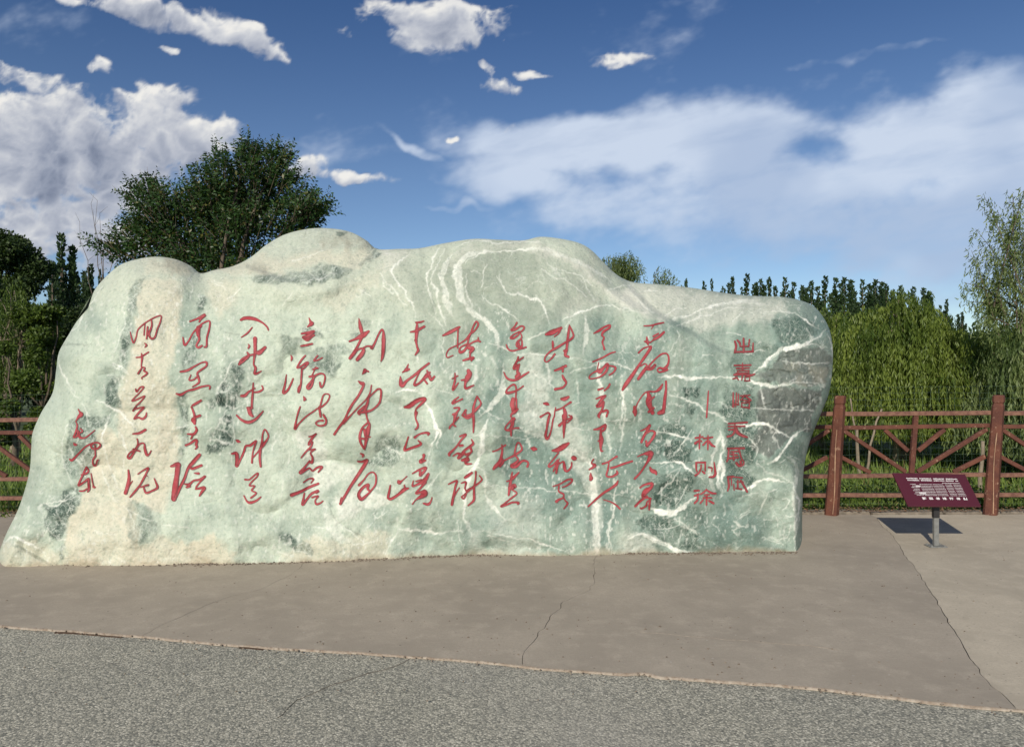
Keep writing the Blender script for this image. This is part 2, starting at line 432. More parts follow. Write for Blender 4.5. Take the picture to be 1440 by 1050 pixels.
# base ground: one sheet to the horizon, dipping a little behind the fence
def ground_sheet():
    xs = np.concatenate([[-1500,-500,-200,-90], np.linspace(-45, 45, 61), [90,200,500,1500]])
    ys = np.concatenate([[-300,-60,-20,2], np.linspace(6.8, 60, 90), [90,160,400,900,2500]])
    X, Y = np.meshgrid(xs, ys)
    Z = np.full_like(X, -.06)
    f = sstep(Y, 8.3, 9.6)
    Z = Z-.16*f+f*(fbm(X*.35, Y*.35, 5)-.5)*.35
    Z = Z+sstep(Y, 14, 60)*.35
    v = np.stack([X, Y, Z], -1).reshape(-1, 3); ny, nx = X.shape
    i = np.arange(ny*nx).reshape(ny, nx)
    f = np.stack([i[:-1,:-1], i[:-1,1:], i[1:,1:], i[1:,:-1]], -1).reshape(-1, 4)
    return npmesh('ground', v, f, M_TURF, smooth=True)
tag(ground_sheet(), kind='structure')

FY0, FY1 = (3.40, 7.80), (-5.92, 8.14)       # fence line through two of its posts (X, Y)
def fence_y(x): return FY0[1]+(x-FY0[0])*(FY1[1]-FY0[1])/(FY1[0]-FY0[0])
BACK = .02                                   # slab ends just behind the post fronts
ax, bx = edge[0, 0], edge[-1, 0]
# asphalt road: fills everything in front of the concrete
as_out = [tuple(p+np.array([0, .03])) for p in edge]+[(bx, -25), (ax, -25)]
prism_poly('asphalt_road', as_out, -.05, -.012, M_ASPH, kind='structure')
# concrete apron, divided by cracks into slabs
apron = empty('concrete_apron', (0, 0, 0), kind='structure')
def crack_line(pts, seed, jag=.012, a2=.03, step=.025):
    return ground_line(pts, 0, step, jag, seed, a2)
cr1 = crack_line([(203,893),(240,873),(290,853),(330,838),(370,828),(400,812),(425,794),(430,784),(445,760)], 11)
cr2 = crack_line([(733,934),(731,915),(745,900),(760,882),(772,868),(790,855),(792,845),(822,832),(833,818),(836,792),(846,770)], 12)
cr3 = crack_line([(1425,995),(1412,980),(1390,958),(1368,932),(1345,895),(1322,858),(1300,820),(1275,782),(1252,750),(1238,735),(1232,727)], 13, .009, .014)
def split_at(line):                          # where a crack leaves the edge
    return int(np.argmin(np.hypot(edge[:, 0]-line[0, 0], edge[:, 1]-line[0, 1])))
i1, i2, i3 = split_at(cr1), split_at(cr2), split_at(cr3)
def back_pts(xa, xb, n=12): return [np.array([x, fence_y(x)-.055]) for x in np.linspace(xa, xb, n)]
def slab(e0, e1, left, right, mat):
    L = [] if left is None else [p for p in left[1:]]
    Rr = [] if right is None else [p for p in right[1:]]
    xa = L[-1][0] if L else -16.; xb = Rr[-1][0] if Rr else 18.
    out = [edge[k] for k in range(e0, e1+1)]+Rr+back_pts(xb, xa)+L[::-1]
    o = prism_poly('concrete_slab', out, -.045, 0.0, mat, apron); return o
def off(line, g):                            # crack width: shift one lip sideways, widest at the road
    d = np.gradient(line, axis=0); d /= np.linalg.norm(d, axis=1)[:, None]; n = np.stack([d[:, 1], -d[:, 0]], 1)
    s = np.linspace(0, 1, len(line)); gw = g*(.45+1.2*vnoise(s*23, s*0+.3, 8))*(1-.5*s)
    return line+n*gw[:, None]
slab(0, i1, None, cr1, M_CONC)
slab(i1, i2, off(cr1, .003), cr2, M_CONC)
slab(i2, i3, off(cr2, .0035), cr3, M_CONC)
slab(i3, len(edge)-1, off(cr3, .0045), None, M_CONC2)
# crumbled mortar lip along the road edge
def ribbon(line, w0, w1, z, name, mat, parent=None, seed=0, zr=0.004):
    d = np.gradient(line, axis=0); d /= np.linalg.norm(d, axis=1)[:, None]; n = np.stack([-d[:, 1], d[:, 0]], 1)
    s = np.arange(len(line))*.03
    gate = sstep(vnoise(s*1.7, s*0+.2, seed+3), .25, .6)*.85+.15
    wv = (w0+(w1-w0)*vnoise(s*9, s*0+.5, seed))*gate
    a = line-n*(wv*.5)[:, None]; c = line+n*(wv*.5)[:, None]
    v = np.concatenate([np.c_[a, np.full(len(a), z-.012)], np.c_[line, z+zr*vnoise(s*20, s*0, 2)], np.c_[c, np.full(len(c), z-.004)]])
    k = len(line); i = np.arange(k-1)
    f = np.concatenate([np.stack([i, i+1, i+1+k, i+k], 1), np.stack([i+k, i+1+k, i+1+2*k, i+2*k], 1)])
    return npmesh(name, v, f, mat, parent, smooth=True)
ribbon(edge[1:-2]-np.array([0, .006]), .003, .014, .001, 'mortar_lip', M_EDGE, apron, 5)
M_DIRT = mat_flat('edge_dirt', (.10,.06,.035), .95, .6, 40)
for (a, b_, ww) in ((60,120,.03),(int(len(edge)*.33),int(len(edge)*.36),.05),(int(len(edge)*.42),int(len(edge)*.46),.05),(int(len(edge)*.52),int(len(edge)*.535),.05)):
    ribbon(edge[a:b_]-np.array([0, .022]), .008, ww, -.006, 'dirt_streak', M_DIRT, apron, a)
# thin cracks that do not part the surface
M_CRK = mat_flat('crack_dirt', (.16,.14,.11), .95, .4, 40)
def hair(pts, seed, w0, w1, z, name, parent, mat=M_CRK):
    ln = ground_line(pts, z, .03, .012, seed, .02); return ribbon(ln, w0, w1, z+.006, name, mat, parent, seed, .001)
road_marks = empty('road_cracks', (0, 0, 0), kind='structure')
hair([(580,925),(560,938),(520,948),(470,962),(415,985),(390,1010)], 21, .0002, .0030, -.0145, 'crack', road_marks)
M_PALE = mat_flat('pale_scratch', (.42,.355,.28), .9, .3, 30)
hair([(900,888),(960,893),(1040,901),(1120,908),(1180,915)], 25, .001, .004, -.004, 'pale_scratch', apron, M_PALE)
# ------------------------------------------------------------------ the boulder
TOP = [(122,432),(133,408),(150,388),(170,372),(195,364),(222,361),(248,365),(268,374),(282,384),(300,380),(328,374),(352,362),(375,344),(400,330),(432,322),(462,321),(492,326),(515,338),(530,350),(560,350),(590,349),(625,342),(665,336),(700,337),(735,338),(760,333),(790,336),(815,342),(832,352),(850,370),(870,388),(892,397),(930,400),(975,405),(1020,412),(1060,416),(1095,417),(1122,421)]
LEFT = [(-60,900),(-34,842),(-7,790),(8,752),(27,712),(41,665),(44,630),(46,608),(58,580),(74,552),(79,520),(83,495),(98,468),(110,448),(122,432)]
RIGHT = [(1122,900),(1127,850),(1129,790),(1128,740),(1129,690),(1131,655),(1139,620),(1153,585),(1165,555),(1170,525),(1171,492),(1166,462),(1152,438),(1138,427),(1122,421)]
BOT = [(-60,900),(1122,900)]
NU, NV = 1120, 480
def polyglow(px, py, P, r):
    d, _, wt = polydist(px, py, P); return wt*np.exp(-(d/r)**2)
def resamp(P, n, wgt=None):
    P = spline([tuple(map(float, p)) for p in P], 1.5); d = np.concatenate([[0], np.cumsum(np.hypot(*np.diff(P, axis=0).T))])
    t = np.linspace(0, d[-1], n); return np.stack([np.interp(t, d, P[:, 0]), np.interp(t, d, P[:, 1])], 1)
cT, cB = resamp(TOP, NU), resamp(BOT, NU); cL, cR = resamp(LEFT, NV), resamp(RIGHT, NV)
u = np.linspace(0, 1, NU)[None, :, None]; v = np.linspace(0, 1, NV)[:, None, None]
G = (1-v)*cB[None]+v*cT[None]+(1-u)*cL[:, None]+u*cR[:, None]-((1-u)*(1-v)*cB[0]+u*(1-v)*cB[-1]+(1-u)*v*cT[0]+u*v*cT[-1])
GX, GY = G[..., 0], G[..., 1]
SIL = np.vstack([spline(LEFT, 6), spline(TOP, 6)[1:], spline(RIGHT, 6)[::-1][1:]])
BASEL = np.array([(-60,800),(0,795),(60,793),(200,794),(330,793),(430,790),(500,787.5),(570,784),(660,781),(840,778),(1000,778),(1128,777),(1300,777)], float)
_bd = gnd(BASEL[:, 0], BASEL[:, 1])[:, 1]
BUL = .62
def depth_front(px, py, back=0.):
    px = np.asarray(px, float); py = np.asarray(py, float)
    d, _, _ = polydist(px, py, SIL)
    dlo = np.interp(px, BASEL[:, 0], _bd); dsm = np.interp(px, [-60, 1300], [6.17, 6.30])
    dm = dsm+(dlo-dsm)*sstep(py, 640, 770)+BUL
    hi = sstep(py, 760, 430)                 # 0 near the ground, 1 high up
    Rl = 26+hi*30; Rt = 135.; Rr = 16+sstep(py, 690, 520)*90
    lx = sstep(px, 260, 60); rx = sstep(px, 980, 1100)
    Rr_ = Rt*(1-lx-rx)+Rl*lx+Rr*rx
    Rr_ = Rr_*(1-sstep(py, 620, 760)*.3)
    t = np.clip(d/np.maximum(Rr_, 8), 0, 1)
    inf = np.sqrt(np.clip(1-(1-t)**2, 0, 1))
    if back: inf = np.sqrt(np.clip(1-(1-np.clip(d/110, 0, 1))**2, 0, 1))
    D = dm+(back if back else -BUL)*inf
    D = D+.30*sstep(py, 640, 330)**1.3       # the face leans back
    wx = px+(fbm(px/60, py/60, 3)-.5)*26; wy = py+(fbm(px/60, py/60, 7)-.5)*26
    D = D+(fbm(px/170, py/150, 1, 3)-.5)*.20+(fbm(px/60, py/48, 2, 3)-.5)*.05+(fbm(px/17, py/15, 4, 3)-.5)*.013+(fbm(px/6, py/6, 6, 2)-.5)*.003
    def fold(P, A, near, far, sgn):
        d2, sd_, wt = polydist(wx*.35+px*.65, wy*.35+py*.65, P)
        s_ = d2*sd_*sgn
        return A*wt*sstep(s_, -near*.35, near)*np.exp(-np.clip(s_-near, 0, None)**2/(2*far*far))
    # right shoulder lies behind the main mass
    def fold2(P, step, near, slope, L, sgn):
        d2, sd_, wt = polydist(wx*.35+px*.65, wy*.35+py*.65, P); s_ = d2*sd_*sgn
        return wt*(step*sstep(s_, -near*.5, near)+slope*sstep(s_, 0, L))
    D = D+fold2([(790,330,.3),(836,356,.8),(861,381,1),(889,408,1),(917,436,1),(951,457,.9),(986,478,.7),(1030,505,0)], .085, 6, .34, 110, -1)
    D = D-.07*polyglow(px, py, [(840,380,.3),(880,425,1),(930,462,1),(985,492,.8),(1030,520,.1)], 20)
    D = D+fold([(800,352,.2),(836,388,.8),(862,410,1),(892,434,1),(930,450,.5),(960,462,0)], .08, 10, 70, -1)
    D = D+fold([(740,372,.0),(800,398,.6),(850,432,1),(905,455,.6),(960,490,.1)], .05, 14, 40, -1)
    # mound on top left
    D = D+fold([(250,392,0),(300,384,.6),(345,374,1),(400,393,1),(462,388,1),(505,370,1),(535,358,.6),(560,352,0)], .03, 10, 300, -1)+fold2([(250,392,0),(300,384,.5),(345,374,1),(400,393,1),(462,388,1),(505,370,1),(535,358,.6),(560,352,0)], .07, 5, .26, 60, -1)+fold2([(395,345,0),(430,352,1),(470,347,1),(520,345,.3),(540,345,0)], .05, 5, .05, 30, -1)
    D = D-.05*polyglow(px, py, [(290,400,.3),(345,392,1),(400,408,1),(470,402,1),(530,380,.2)], 16)
    D = D+fold([(150,404,0),(200,380,.6),(250,376,.7),(290,390,0)], .05, 12, 100, -1)
    D = D+fold([(544,786,1),(556,750,1),(570,722,.8),(590,700,0)], .018, 4, 60, -1)
    D = D+fold([(1060,600,.2),(1100,640,.8),(1130,600,1),(1160,560,1)], .015, 12, 60, -1)
    D = D-fold([(1060,540,.2),(1075,510,.9),(1110,488,1),(1160,468,1)], .035, 6, 60, 1)
    D = D+fold([(0,760,1),(25,765,1),(60,782,1),(85,800,.3)], -.05, 6, 80, 1)
    # shallow chipped facets
    D = D-(np.abs(fbm(wx/90, wy/70, 9, 3)-.5)-.12)*.15-(np.abs(fbm(wx/34, wy/46, 19, 3)-.5)-.12)*.035
    cr = np.abs(fbm(wx/38, wy/30, 13, 3)-.5)
    gz = np.exp(-((px-1105)/60)**2-((py-540)/70)**2)
    D = D-gz*sstep(cr, .05, .0)*-.02
    return D
DF = depth_front(GX, GY)
FV = at(GX, GY, DF)

# ---- minerals: colour per vertex, true to the stone (light is left to the sun)
def parse(s): return [np.array(list(map(float, q.split()))).reshape(-1, 3) for q in s.split(';') if q.strip()]
def grp(ox, oy, s, txt):
    return [np.c_[q[:, 0]/s+ox, q[:, 1]/s+oy, q[:, 2]/s] for q in parse(txt)]
A_ = (840,380,2.5); B_ = (600,400,2.625); C_ = (500,280,2.88); D_ = (0,400,2.625); E_ = (300,400,2.625)
wx1 = GX+(fbm(GX/34, GY/34, 21, 4)-.5)*26; wy1 = GY+(fbm(GX/34, GY/34, 25, 4)-.5)*26
wx2 = GX+(fbm(GX/16, GY/16, 31, 4)-.5)*9+(fbm(GX/3.5, GY/3.5, 33, 2)-.5)*3; wy2 = GY+(fbm(GX/16, GY/16, 35, 4)-.5)*9+(fbm(GX/3.5, GY/3.5, 37, 2)-.5)*3
def soft_mask(lst, k=1.0, feather=.9):
    m = np.zeros(GX.shape)
    for q in lst:
        x0, x1 = q[:, 0].min()-q[:, 2].max()*1.5-30, q[:, 0].max()+q[:, 2].max()*1.5+30
        y0, y1 = q[:, 1].min()-q[:, 2].max()*1.5-30, q[:, 1].max()+q[:, 2].max()*1.5+30
        sel = (GX > x0)&(GX < x1)&(GY > y0)&(GY < y1)
        if not sel.any(): continue
        if len(q) == 1: q = np.vstack([q, q+[.1, .1, 0]])
        d, _, wt = polydist(wx1[sel], wy1[sel], q)
        m[sel] = np.maximum(m[sel], k*sstep(d/np.maximum(wt*.5, 1)+(fbm(GX[sel]/8, GY[sel]/11, 47, 4)-.5)*1.1, 1+feather*.6, 1-feather*.6))
    return m
def vein_mask(lst, k=1.0):
    m = np.zeros(GX.shape)
    for q in lst:
        q = spline(q, 6); pad = 24
        sel = (GX > q[:, 0].min()-pad)&(GX < q[:, 0].max()+pad)&(GY > q[:, 1].min()-pad)&(GY < q[:, 1].max()+pad)
        if not sel.any(): continue
        d, _, wt = polydist(wx2[sel], wy2[sel], q)
        wt = np.maximum(wt*(.25+.75*sstep(np.minimum(np.hypot(GX[sel]-q[0,0], GY[sel]-q[0,1]), np.hypot(GX[sel]-q[-1,0], GY[sel]-q[-1,1])), 0, 22)), .45)*(.12+1.35*fbm(GX[sel]/14, GY[sel]/14, 41, 3))
        m[sel] = np.maximum(m[sel], k*sstep(d, wt*.5+1.2, np.maximum(wt*.5-.9, 0))*np.clip(.2+1.5*fbm(GX[sel]/26, GY[sel]/26, 45, 3), 0, 1)*np.clip(.5+(wt-1.)/3.0, .5, 1))
    return m
n_big = fbm(wx1/120, wy1/150, 51, 4); n_mid = fbm(wx1/36, wy1/60, 55, 4); n_fin = fbm(wx2/9, wy2/12, 59, 3); n_grit = fbm(GX/3.2, GY/3.6, 99, 2)
pale_g = np.array([.52,.575,.46]); grey_g = np.array([.225,.295,.245]); blue_g = np.array([.135,.205,.175])
n_flow = fbm((wx1+12*np.sin(wy1/70))/11, wy1/130, 53, 4)
right = sstep(GX+(n_big-.5)*160, 470, 760)
R1_=(880,540,4.283);R2_=(1020,400,5.25);R3_=(1020,590,5.385);R4_=(230,380,4.04);R5_=(30,540,4.12);R6_=(300,315,5.123);T1_=(540,330,5.527);T2_=(740,330,5.143);T3_=(560,500,3.685);T4_=(380,600,5.383);T5_=(740,500,3.683);T6_=(100,355,5.12)
jx = GX+(fbm(GX/9, GY/9, 111, 4)-.5)*9+(fbm(GX/30, GY/30, 115, 3)-.5)*8; jy = GY+(fbm(GX/9, GY/9, 113, 4)-.5)*9+(fbm(GX/30, GY/30, 117, 3)-.5)*8
def poly_mask(fr, txt, feather=2.5, wob=0.):
    """filled outlines; each is 'x y, x y, ...' with an optional '@strength'"""
    m = np.zeros(GX.shape)
    for q in txt.split(';'):
        q, _, k = q.partition('@'); k = float(k) if k else 1.
        P = np.array([list(map(float, z.split())) for z in q.split(',')]); P = P/fr[2]+np.array(fr[:2])
        pad = feather*2+14
        sel = (GX > P[:, 0].min()-pad)&(GX < P[:, 0].max()+pad)&(GY > P[:, 1].min()-pad)&(GY < P[:, 1].max()+pad)
        if not sel.any(): continue
        x, y = jx[sel], jy[sel]; ins = np.zeros(x.shape, bool)
        C = np.vstack([P, P[:1]]); d, _, _ = polydist(x, y, C)
        for i in range(len(P)):
            x1, y1_ = P[i-1]; x2, y2_ = P[i]
            cr = ((y1_ > y) != (y2_ > y)); ins ^= cr&(x < (x2-x1)*(y-y1_)/(y2_-y1_+1e-9)+x1)
        sd_ = np.where(ins, d, -d)+(n_fin[sel]-.5)*feather*wob
        m[sel] = np.maximum(m[sel], k*sstep(sd_, -feather, feather))
    return m
def over(c, m, col, a=1.): return c+(np.array(col)-c)*(np.clip(m*a, 0, 1))[..., None]
c = pale_g+(grey_g-pale_g)*np.clip(.08+.60*right+.16*sstep(GX, 880, 1000)+(n_big-.5)*1.3+(n_mid-.5)*.8, 0, 1)[..., None]
c = c*(1+(n_flow-.5)[..., None]*(.25+.45*right[..., None]))
c = over(c, np.clip((n_mid-.44)*2.4, 0, 1)*(.18+.5*right), blue_g)
# cool darker columns and washes
wash = np.maximum.reduce([poly_mask(T3_, "200 170,270 200,270 400,240 620,160 560,210 400@.5;400 200,540 230,500 330,450 300,400 300@.4;220 620,330 620,300 800,240 900,180 800@.3;560 380,640 400,600 460,480 470@.4", 9),
    poly_mask(R4_, "100 130,230 120,260 300,200 520,120 700,60 900,20 800,40 640,100 520,90 300@.45;250 560,330 520,300 800,220 1000,200 900@.3", 9),
    poly_mask(T6_, "180 800,330 780,300 1050,150 1050@.5;760 250,900 240,1000 330,960 560,820 840,660 1050,680 900,780 600@.4", 9),
    poly_mask(T5_, "230 60,480 60,480 420,360 500,250 300@.45;480 200,663 200,600 420,520 700,430 900,420 600@.4;0 420,200 560,330 760,260 800,100 620@.3", 9),
    poly_mask(T1_, "90 230,330 140,330 400,380 600,230 620,200 470@.35;640 260,1100 140,1216 160,1216 640,1100 680,900 700,760 600@.28;300 640,450 740,460 1050,330 1050,260 900@.5", 8),
    poly_mask(T4_, "420 420,540 400,520 520,440 600@.45;700 620,880 580,1000 650,900 800,760 780@.45;1240 0,1292 0,1292 500,1200 420@.4;460 120,640 60,660 300,520 240@.3", 6)])
c = over(c, wash*(.6+.8*n_mid), (.185,.26,.215), 1.)
# cream alteration
cream = np.maximum.reduce([poly_mask(T6_, "470 190,760 180,800 330,790 560,760 720,700 850,680 1050,340 1050,390 860,430 700,480 480,470 330@.95;520 40,760 40,900 150,500 160@.7", 5, 2),
    poly_mask(R5_, "345 400,460 250,560 280,640 350,700 1050,250 1050,262 780,330 700,335 600@.95;0 900,60 900,200 980,400 1060,0 1060@.6", 5, 2),
    poly_mask((0,0,1), "170 545,246 540,252 640,232 720,180 700,165 620@.85;190 765,230 752,262 765,300 752,330 780,330 800,190 800@.85;395 780,440 755,480 760,540 740,552 785,545 800,395 800@.7;0 765,40 760,95 778,100 800,0 800@.7", 6, 2),
    poly_mask(R4_, "240 60,430 60,420 180,330 260,270 180@.7;0 150,60 100,80 400,0 560@.7", 7, 2),
    poly_mask(R6_, "330 220,470 240,800 190,1100 190,1180 240,1040 330,880 290,700 290,600 330,420 370,200 370,0 330,120 300@.9;1100 360,1260 300,1200 420,1000 560,900 640,760 560@.55", 6, 2)])
c = over(c, cream*(.62+.75*(n_mid-.2))*(.9+.3*(n_grit-.5)), (.665,.60,.455), 1.)
# weathered crown
top_m = sstep(GY+(n_big-.5)*80+(n_mid-.5)*40, 468, 385)
c = over(c, top_m*(.4+.6*n_mid), (.53,.535,.425), .66)
whit = np.maximum.reduce([poly_mask(T2_, "0 95,150 90,430 230,600 400,780 350,900 560,1000 600,860 590,700 520,480 330,250 180,60 150@.9;790 350,1440 440,1800 470,1900 560,1700 640,1440 650,1240 700,1060 610,900 570,790 460@.7;250 500,420 420,520 470,400 560,240 620@.5", 6, 2),
    poly_mask(T1_, "560 110,1216 40,1216 110,800 120,620 180,540 260,440 260@.7;0 110,200 120,60 250,0 330@.8", 6, 2)])
c = over(c, whit*(.5+.8*n_flow), (.665,.655,.555), .85)
brown = np.maximum(poly_mask(R6_, "780 100,960 60,1120 100,1170 170,1000 180,800 160@.8;200 270,340 260,420 330,260 360@.5", 6, 2), poly_mask(T6_, "560 60,760 50,860 100,920 150,780 150,640 110@.8", 6, 2))
c = over(c, brown*np.clip(n_fin*1.6-.25, 0, 1), (.30,.27,.20), .75)
# pale washes and broad streaks
palew = np.maximum.reduce([poly_mask(T4_, "180 50,400 20,420 250,640 300,650 380,500 420,420 480,340 560,300 400,240 200@.75;500 530,700 450,880 520,900 560,660 660,640 690,520 700@.9;400 560,520 720,560 840,640 870,520 880,420 760@.7", 3.5, 2),
    poly_mask(T5_, "0 60,130 100,110 250,240 300,330 520,380 700,380 1040,335 1040,340 760,240 560,100 440,0 400@.55;500 920,600 900,663 940,663 1040,480 1040@.6", 5, 2),
    poly_mask(T3_, "640 0,737 0,737 400,610 340,650 200@.5;440 640,560 720,737 720,737 1040,480 1040@.3;370 900,430 900,450 1040,380 1040@.4", 6, 2)])
c = over(c, palew*(.35+1.1*np.clip(n_fin*.6+n_grit*.6-.1, 0, 1)), (.70,.71,.61), .9)
streak = vein_mask(grp(*T1_, "560 130 20 490 220 36 450 330 54 470 440 64 510 560 50 540 640 30;760 130 30 640 160 46 580 230 66 570 340 76 590 440 64 640 540 50 720 620 60 820 700 50 870 780 44 890 900 44;900 280 14 910 380 18;0 150 20 90 170 20")
        +grp(*T3_, "400 50 30 405 120 26 350 220 16;280 60 16 270 130 12;540 40 24 540 180 34 490 260 28 420 320 14;455 580 9 450 700 12 500 800 12 560 850 10;480 0 30 500 60 20")
        +grp(*T2_, "400 560 16 440 620 28 430 760 26 400 860 18;320 620 16 270 720 16;0 110 24 150 110 20 250 150 16 400 200 18 520 270 14 640 360 10;1060 620 10 1200 570 14 1440 480 18;850 400 40 960 420 30")
        +grp(*T5_, "370 0 26 380 160 26 420 380 22 440 520 16;340 560 30 350 700 36 365 860 34 368 1040 32;270 120 10 262 240 8;495 100 8 510 300 10 490 500 8;460 620 10 455 760 10 430 900 12 432 1020 8;100 40 30 120 160 22")
        +grp(*T4_, "200 0 60 260 160 60 300 260 40;140 180 14 130 380 14;100 380 20 80 520 16;40 60 10 20 180 10")
        +grp(*A_, "300 480 14 250 470 8;430 560 12 400 700 16 420 800 12;480 880 26 520 900 14;600 780 8 560 860 8;650 640 8 700 700 14 690 800 14 700 950 12;600 120 14 500 110 14 380 130 10"), 1)
c = over(c, poly_mask(T1_, '230 330,560 120,1216 100,1216 700,1000 680,560 900,280 700@.75', 14)*(.4+.8*n_mid), (.27,.31,.245), .9)
c = over(c, poly_mask(T2_, '0 130,180 140,420 300,500 480,300 560,180 640,0 700@.7', 10)*(.4+.8*n_mid), (.29,.325,.26), .9)
c = over(c, np.clip(streak*1.25, 0, 1)*(.55+.7*n_grit)*(.8+.5*(n_flow-.4)), (.74,.745,.65), .85)
# serpentine
dark = np.maximum.reduce([
    poly_mask(T6_, "460 190,520 170,500 250,470 330,460 450,430 560,420 700,390 800,350 930,330 1050,250 1050,270 950,310 840,340 720,350 600,390 500,400 300@.62;405 320,450 330,460 420,405 420@.9;350 590,420 620,400 760,340 760@.85;290 880,340 900,330 1000,275 990@.9;920 310,960 320,950 400,915 400@.8;930 600,890 700,900 740,850 820,800 830,830 760,860 680,900 600@.85", 2.2, 2),
    poly_mask(R4_, "200 140,230 150,225 230,195 230@.8;150 430,185 440,190 500,150 540,110 560,120 520@.9;85 700,140 690,135 820,120 1050,90 1050,95 900@.8;330 560,400 540,480 580,430 640,430 760,370 800,290 760,300 690,340 650@.72;350 810,400 830,400 980,340 1020,230 1040,250 970,300 890@.7;250 740,300 740,290 790,240 770@.5", 2, 2),
    poly_mask(R5_, "480 0,560 0,590 150,540 140,490 90@.8;280 210,360 180,430 190,520 180,510 230,420 270,430 350,410 440,400 560,330 560,280 530,240 510,250 400,260 300@.7;230 640,330 600,335 700,270 780,240 900,200 900,150 830,135 690,170 720,220 700@.85;235 930,260 930,250 1020,228 1020@.7", 2, 2),
    poly_mask(R6_, "240 390,500 350,700 340,760 290,900 290,1020 320,960 360,850 400,700 440,520 420,300 430@.62;760 300,900 295,1000 320,900 350,780 340@.75;1060 280,1180 200,1210 220,1100 300@.6;880 60,960 60,950 85,890 85@.6;640 760,740 740,800 800,720 800,640 790@.8;630 890,720 890,720 910,640 910@.6;980 790,1040 770,1060 820,1000 830@.8;800 880,930 850,1000 910,900 950,800 950@.6;1040 700,1120 700,1120 760,1050 760@.5;580 810,640 830,620 900,570 860@.4", 2, 2),
    poly_mask((0,0,1), "425 498,465 478,482 505,474 532,440 522@.6;395 470,420 480,415 500,396 495@.4;180 700,215 715,222 745,185 770,178 735@.45", 3, 2),
    poly_mask(T4_, "800 60,960 60,1010 140,960 200,980 290,900 320,760 290,740 250,800 200,780 120@.6;820 60,960 80,990 150,900 150@.85;720 250,800 255,790 290,735 290@.8;900 230,990 240,960 300@.8;90 790,200 860,320 930,300 990,200 960,100 880,60 830@.6;90 800,150 830,260 920,180 900,100 860@.9", 2, 2),
    poly_mask(R1_, "340 20,440 20,430 90,350 80@.95;350 120,430 150,400 200,360 180@.8;290 260,360 250,370 320,330 320,230 290@.98;300 330,390 400,400 460,330 490,245 470,250 420@.98;210 240,290 250,240 290,280 310,190 460,80 450,80 380,150 330@.55;330 520,410 540,390 620,340 700,260 750,180 720,250 640,290 580@.9;150 560,300 530,160 700,110 650@.5;230 800,330 850,430 910,440 1000,330 1000,240 970,190 920,150 880,90 860,60 830,110 780@.65;230 800,280 810,270 860,190 860@1;350 880,430 900,430 990,300 990,330 930@.98;330 740,400 730,480 800,490 850,430 880,300 790@.45;550 160,640 100,720 40,771 0,771 200,700 220,600 200@.9;610 240,771 250,771 500,700 490,620 400@.68;640 500,771 560,771 610,740 620,600 560@.75;400 560,560 560,560 700,430 700@.25", 1.8, 2),
    poly_mask(R2_, "360 260,520 220,650 300,640 380,570 440,430 430,370 380@.55;200 400,400 470,210 660,60 690,0 640,0 500,120 480@.42;0 720,180 740,300 1050,0 1050@.5", 3, 2),
    poly_mask(R3_, "170 80,230 90,240 200,200 300,150 200@.7;130 380,240 450,180 510,120 470@.85;370 310,480 180,560 120,600 200,560 430,440 430@.35;330 520,400 520,380 640,350 640@.5;380 980,460 985,440 1020,400 1020@.6;0 60,160 80,170 380,0 400@.6", 2, 2)])
def cells(px, py, s, seed):
    gx, gy = px/s, py/s; ix, iy = np.floor(gx).astype(int), np.floor(gy).astype(int)
    d1 = np.full(px.shape, 9.); d2 = np.full(px.shape, 9.)
    for a in (-1,0,1):
        for b_ in (-1,0,1):
            jx_, jy_ = ix+a, iy+b_
            cx = jx_+_tab[(jx_+seed)&255, jy_&255]; cy = jy_+_tab[(jx_+seed+91)&255, (jy_+47)&255]
            d = np.hypot(gx-cx, gy-cy); m = d < d1; d2 = np.where(m, d1, np.minimum(d2, d)); d1 = np.where(m, d, d1)
    return d2-d1
def cells_(px, py, s, seed):
    return cells(px+(fbm(px/12, py/12, 61+seed, 3)-.5)*16, py+(fbm(px/12, py/12, 67+seed, 3)-.5)*16, s, seed)
halo = np.maximum(soft_mask(grp(*A_, '300 560 100 260 660 110 250 760 120 290 860 120 330 930 100;510 240 90 490 400 70 500 600 80 480 740 80;330 400 70 330 480 70;700 200 110 640 250 80;660 780 70'), .5, 1.6), soft_mask(grp(*R4_, '400 600 130 360 740 150 330 950 150')+grp(*R5_, '400 230 120 300 500 120 200 800 110'), .4, 1.6))
c = over(c, halo*(.4+1.1*n_fin), (.15,.22,.185), 1.)
dk = np.clip(dark*(1.08+1.1*(n_mid-.5)+1.3*(n_fin-.5)+.5*(n_grit-.5)), 0, 1)
lf = sstep(GX, 900, 800)
c = over(c, dk*(1-lf*.42), (.06,.108,.082), .97)
c = over(c, dark*lf*sstep(fbm(wx2/13, wy2/17, 121, 3), .50, .64), (.035,.07,.05), .8)
lace = np.maximum(sstep(cells_(GX, GY, 13, 5), .13, .02), .7*sstep(cells_(GX*1.1, GY*.9, 7, 33), .16, .03))
c = over(c, lace*(.30+.70*lf)*np.clip(dark*1.4, 0, 1)*np.clip(3.2*fbm(GX/16, GY/16, 131, 3)-1.0, 0, 1), (.62,.67,.57), .85)
frag = np.maximum(poly_mask(R4_, "330 645,365 650,340 680,325 670;310 690,345 700,355 770,310 780,295 740;380 760,430 700,435 740,390 790;345 820,390 830,385 870,350 880;320 905,385 930,390 980,330 960;245 980,350 970,380 1000,300 1010,250 1040@.8", 1.5, 1.5), poly_mask(R1_, "220 610,330 515,300 540,240 640,170 720,160 700;250 380,300 330,280 400,250 460,240 440;350 30,390 30,380 70,350 60", 1.5, 1.5))
c = over(c, frag, (.028,.055,.040), .9)
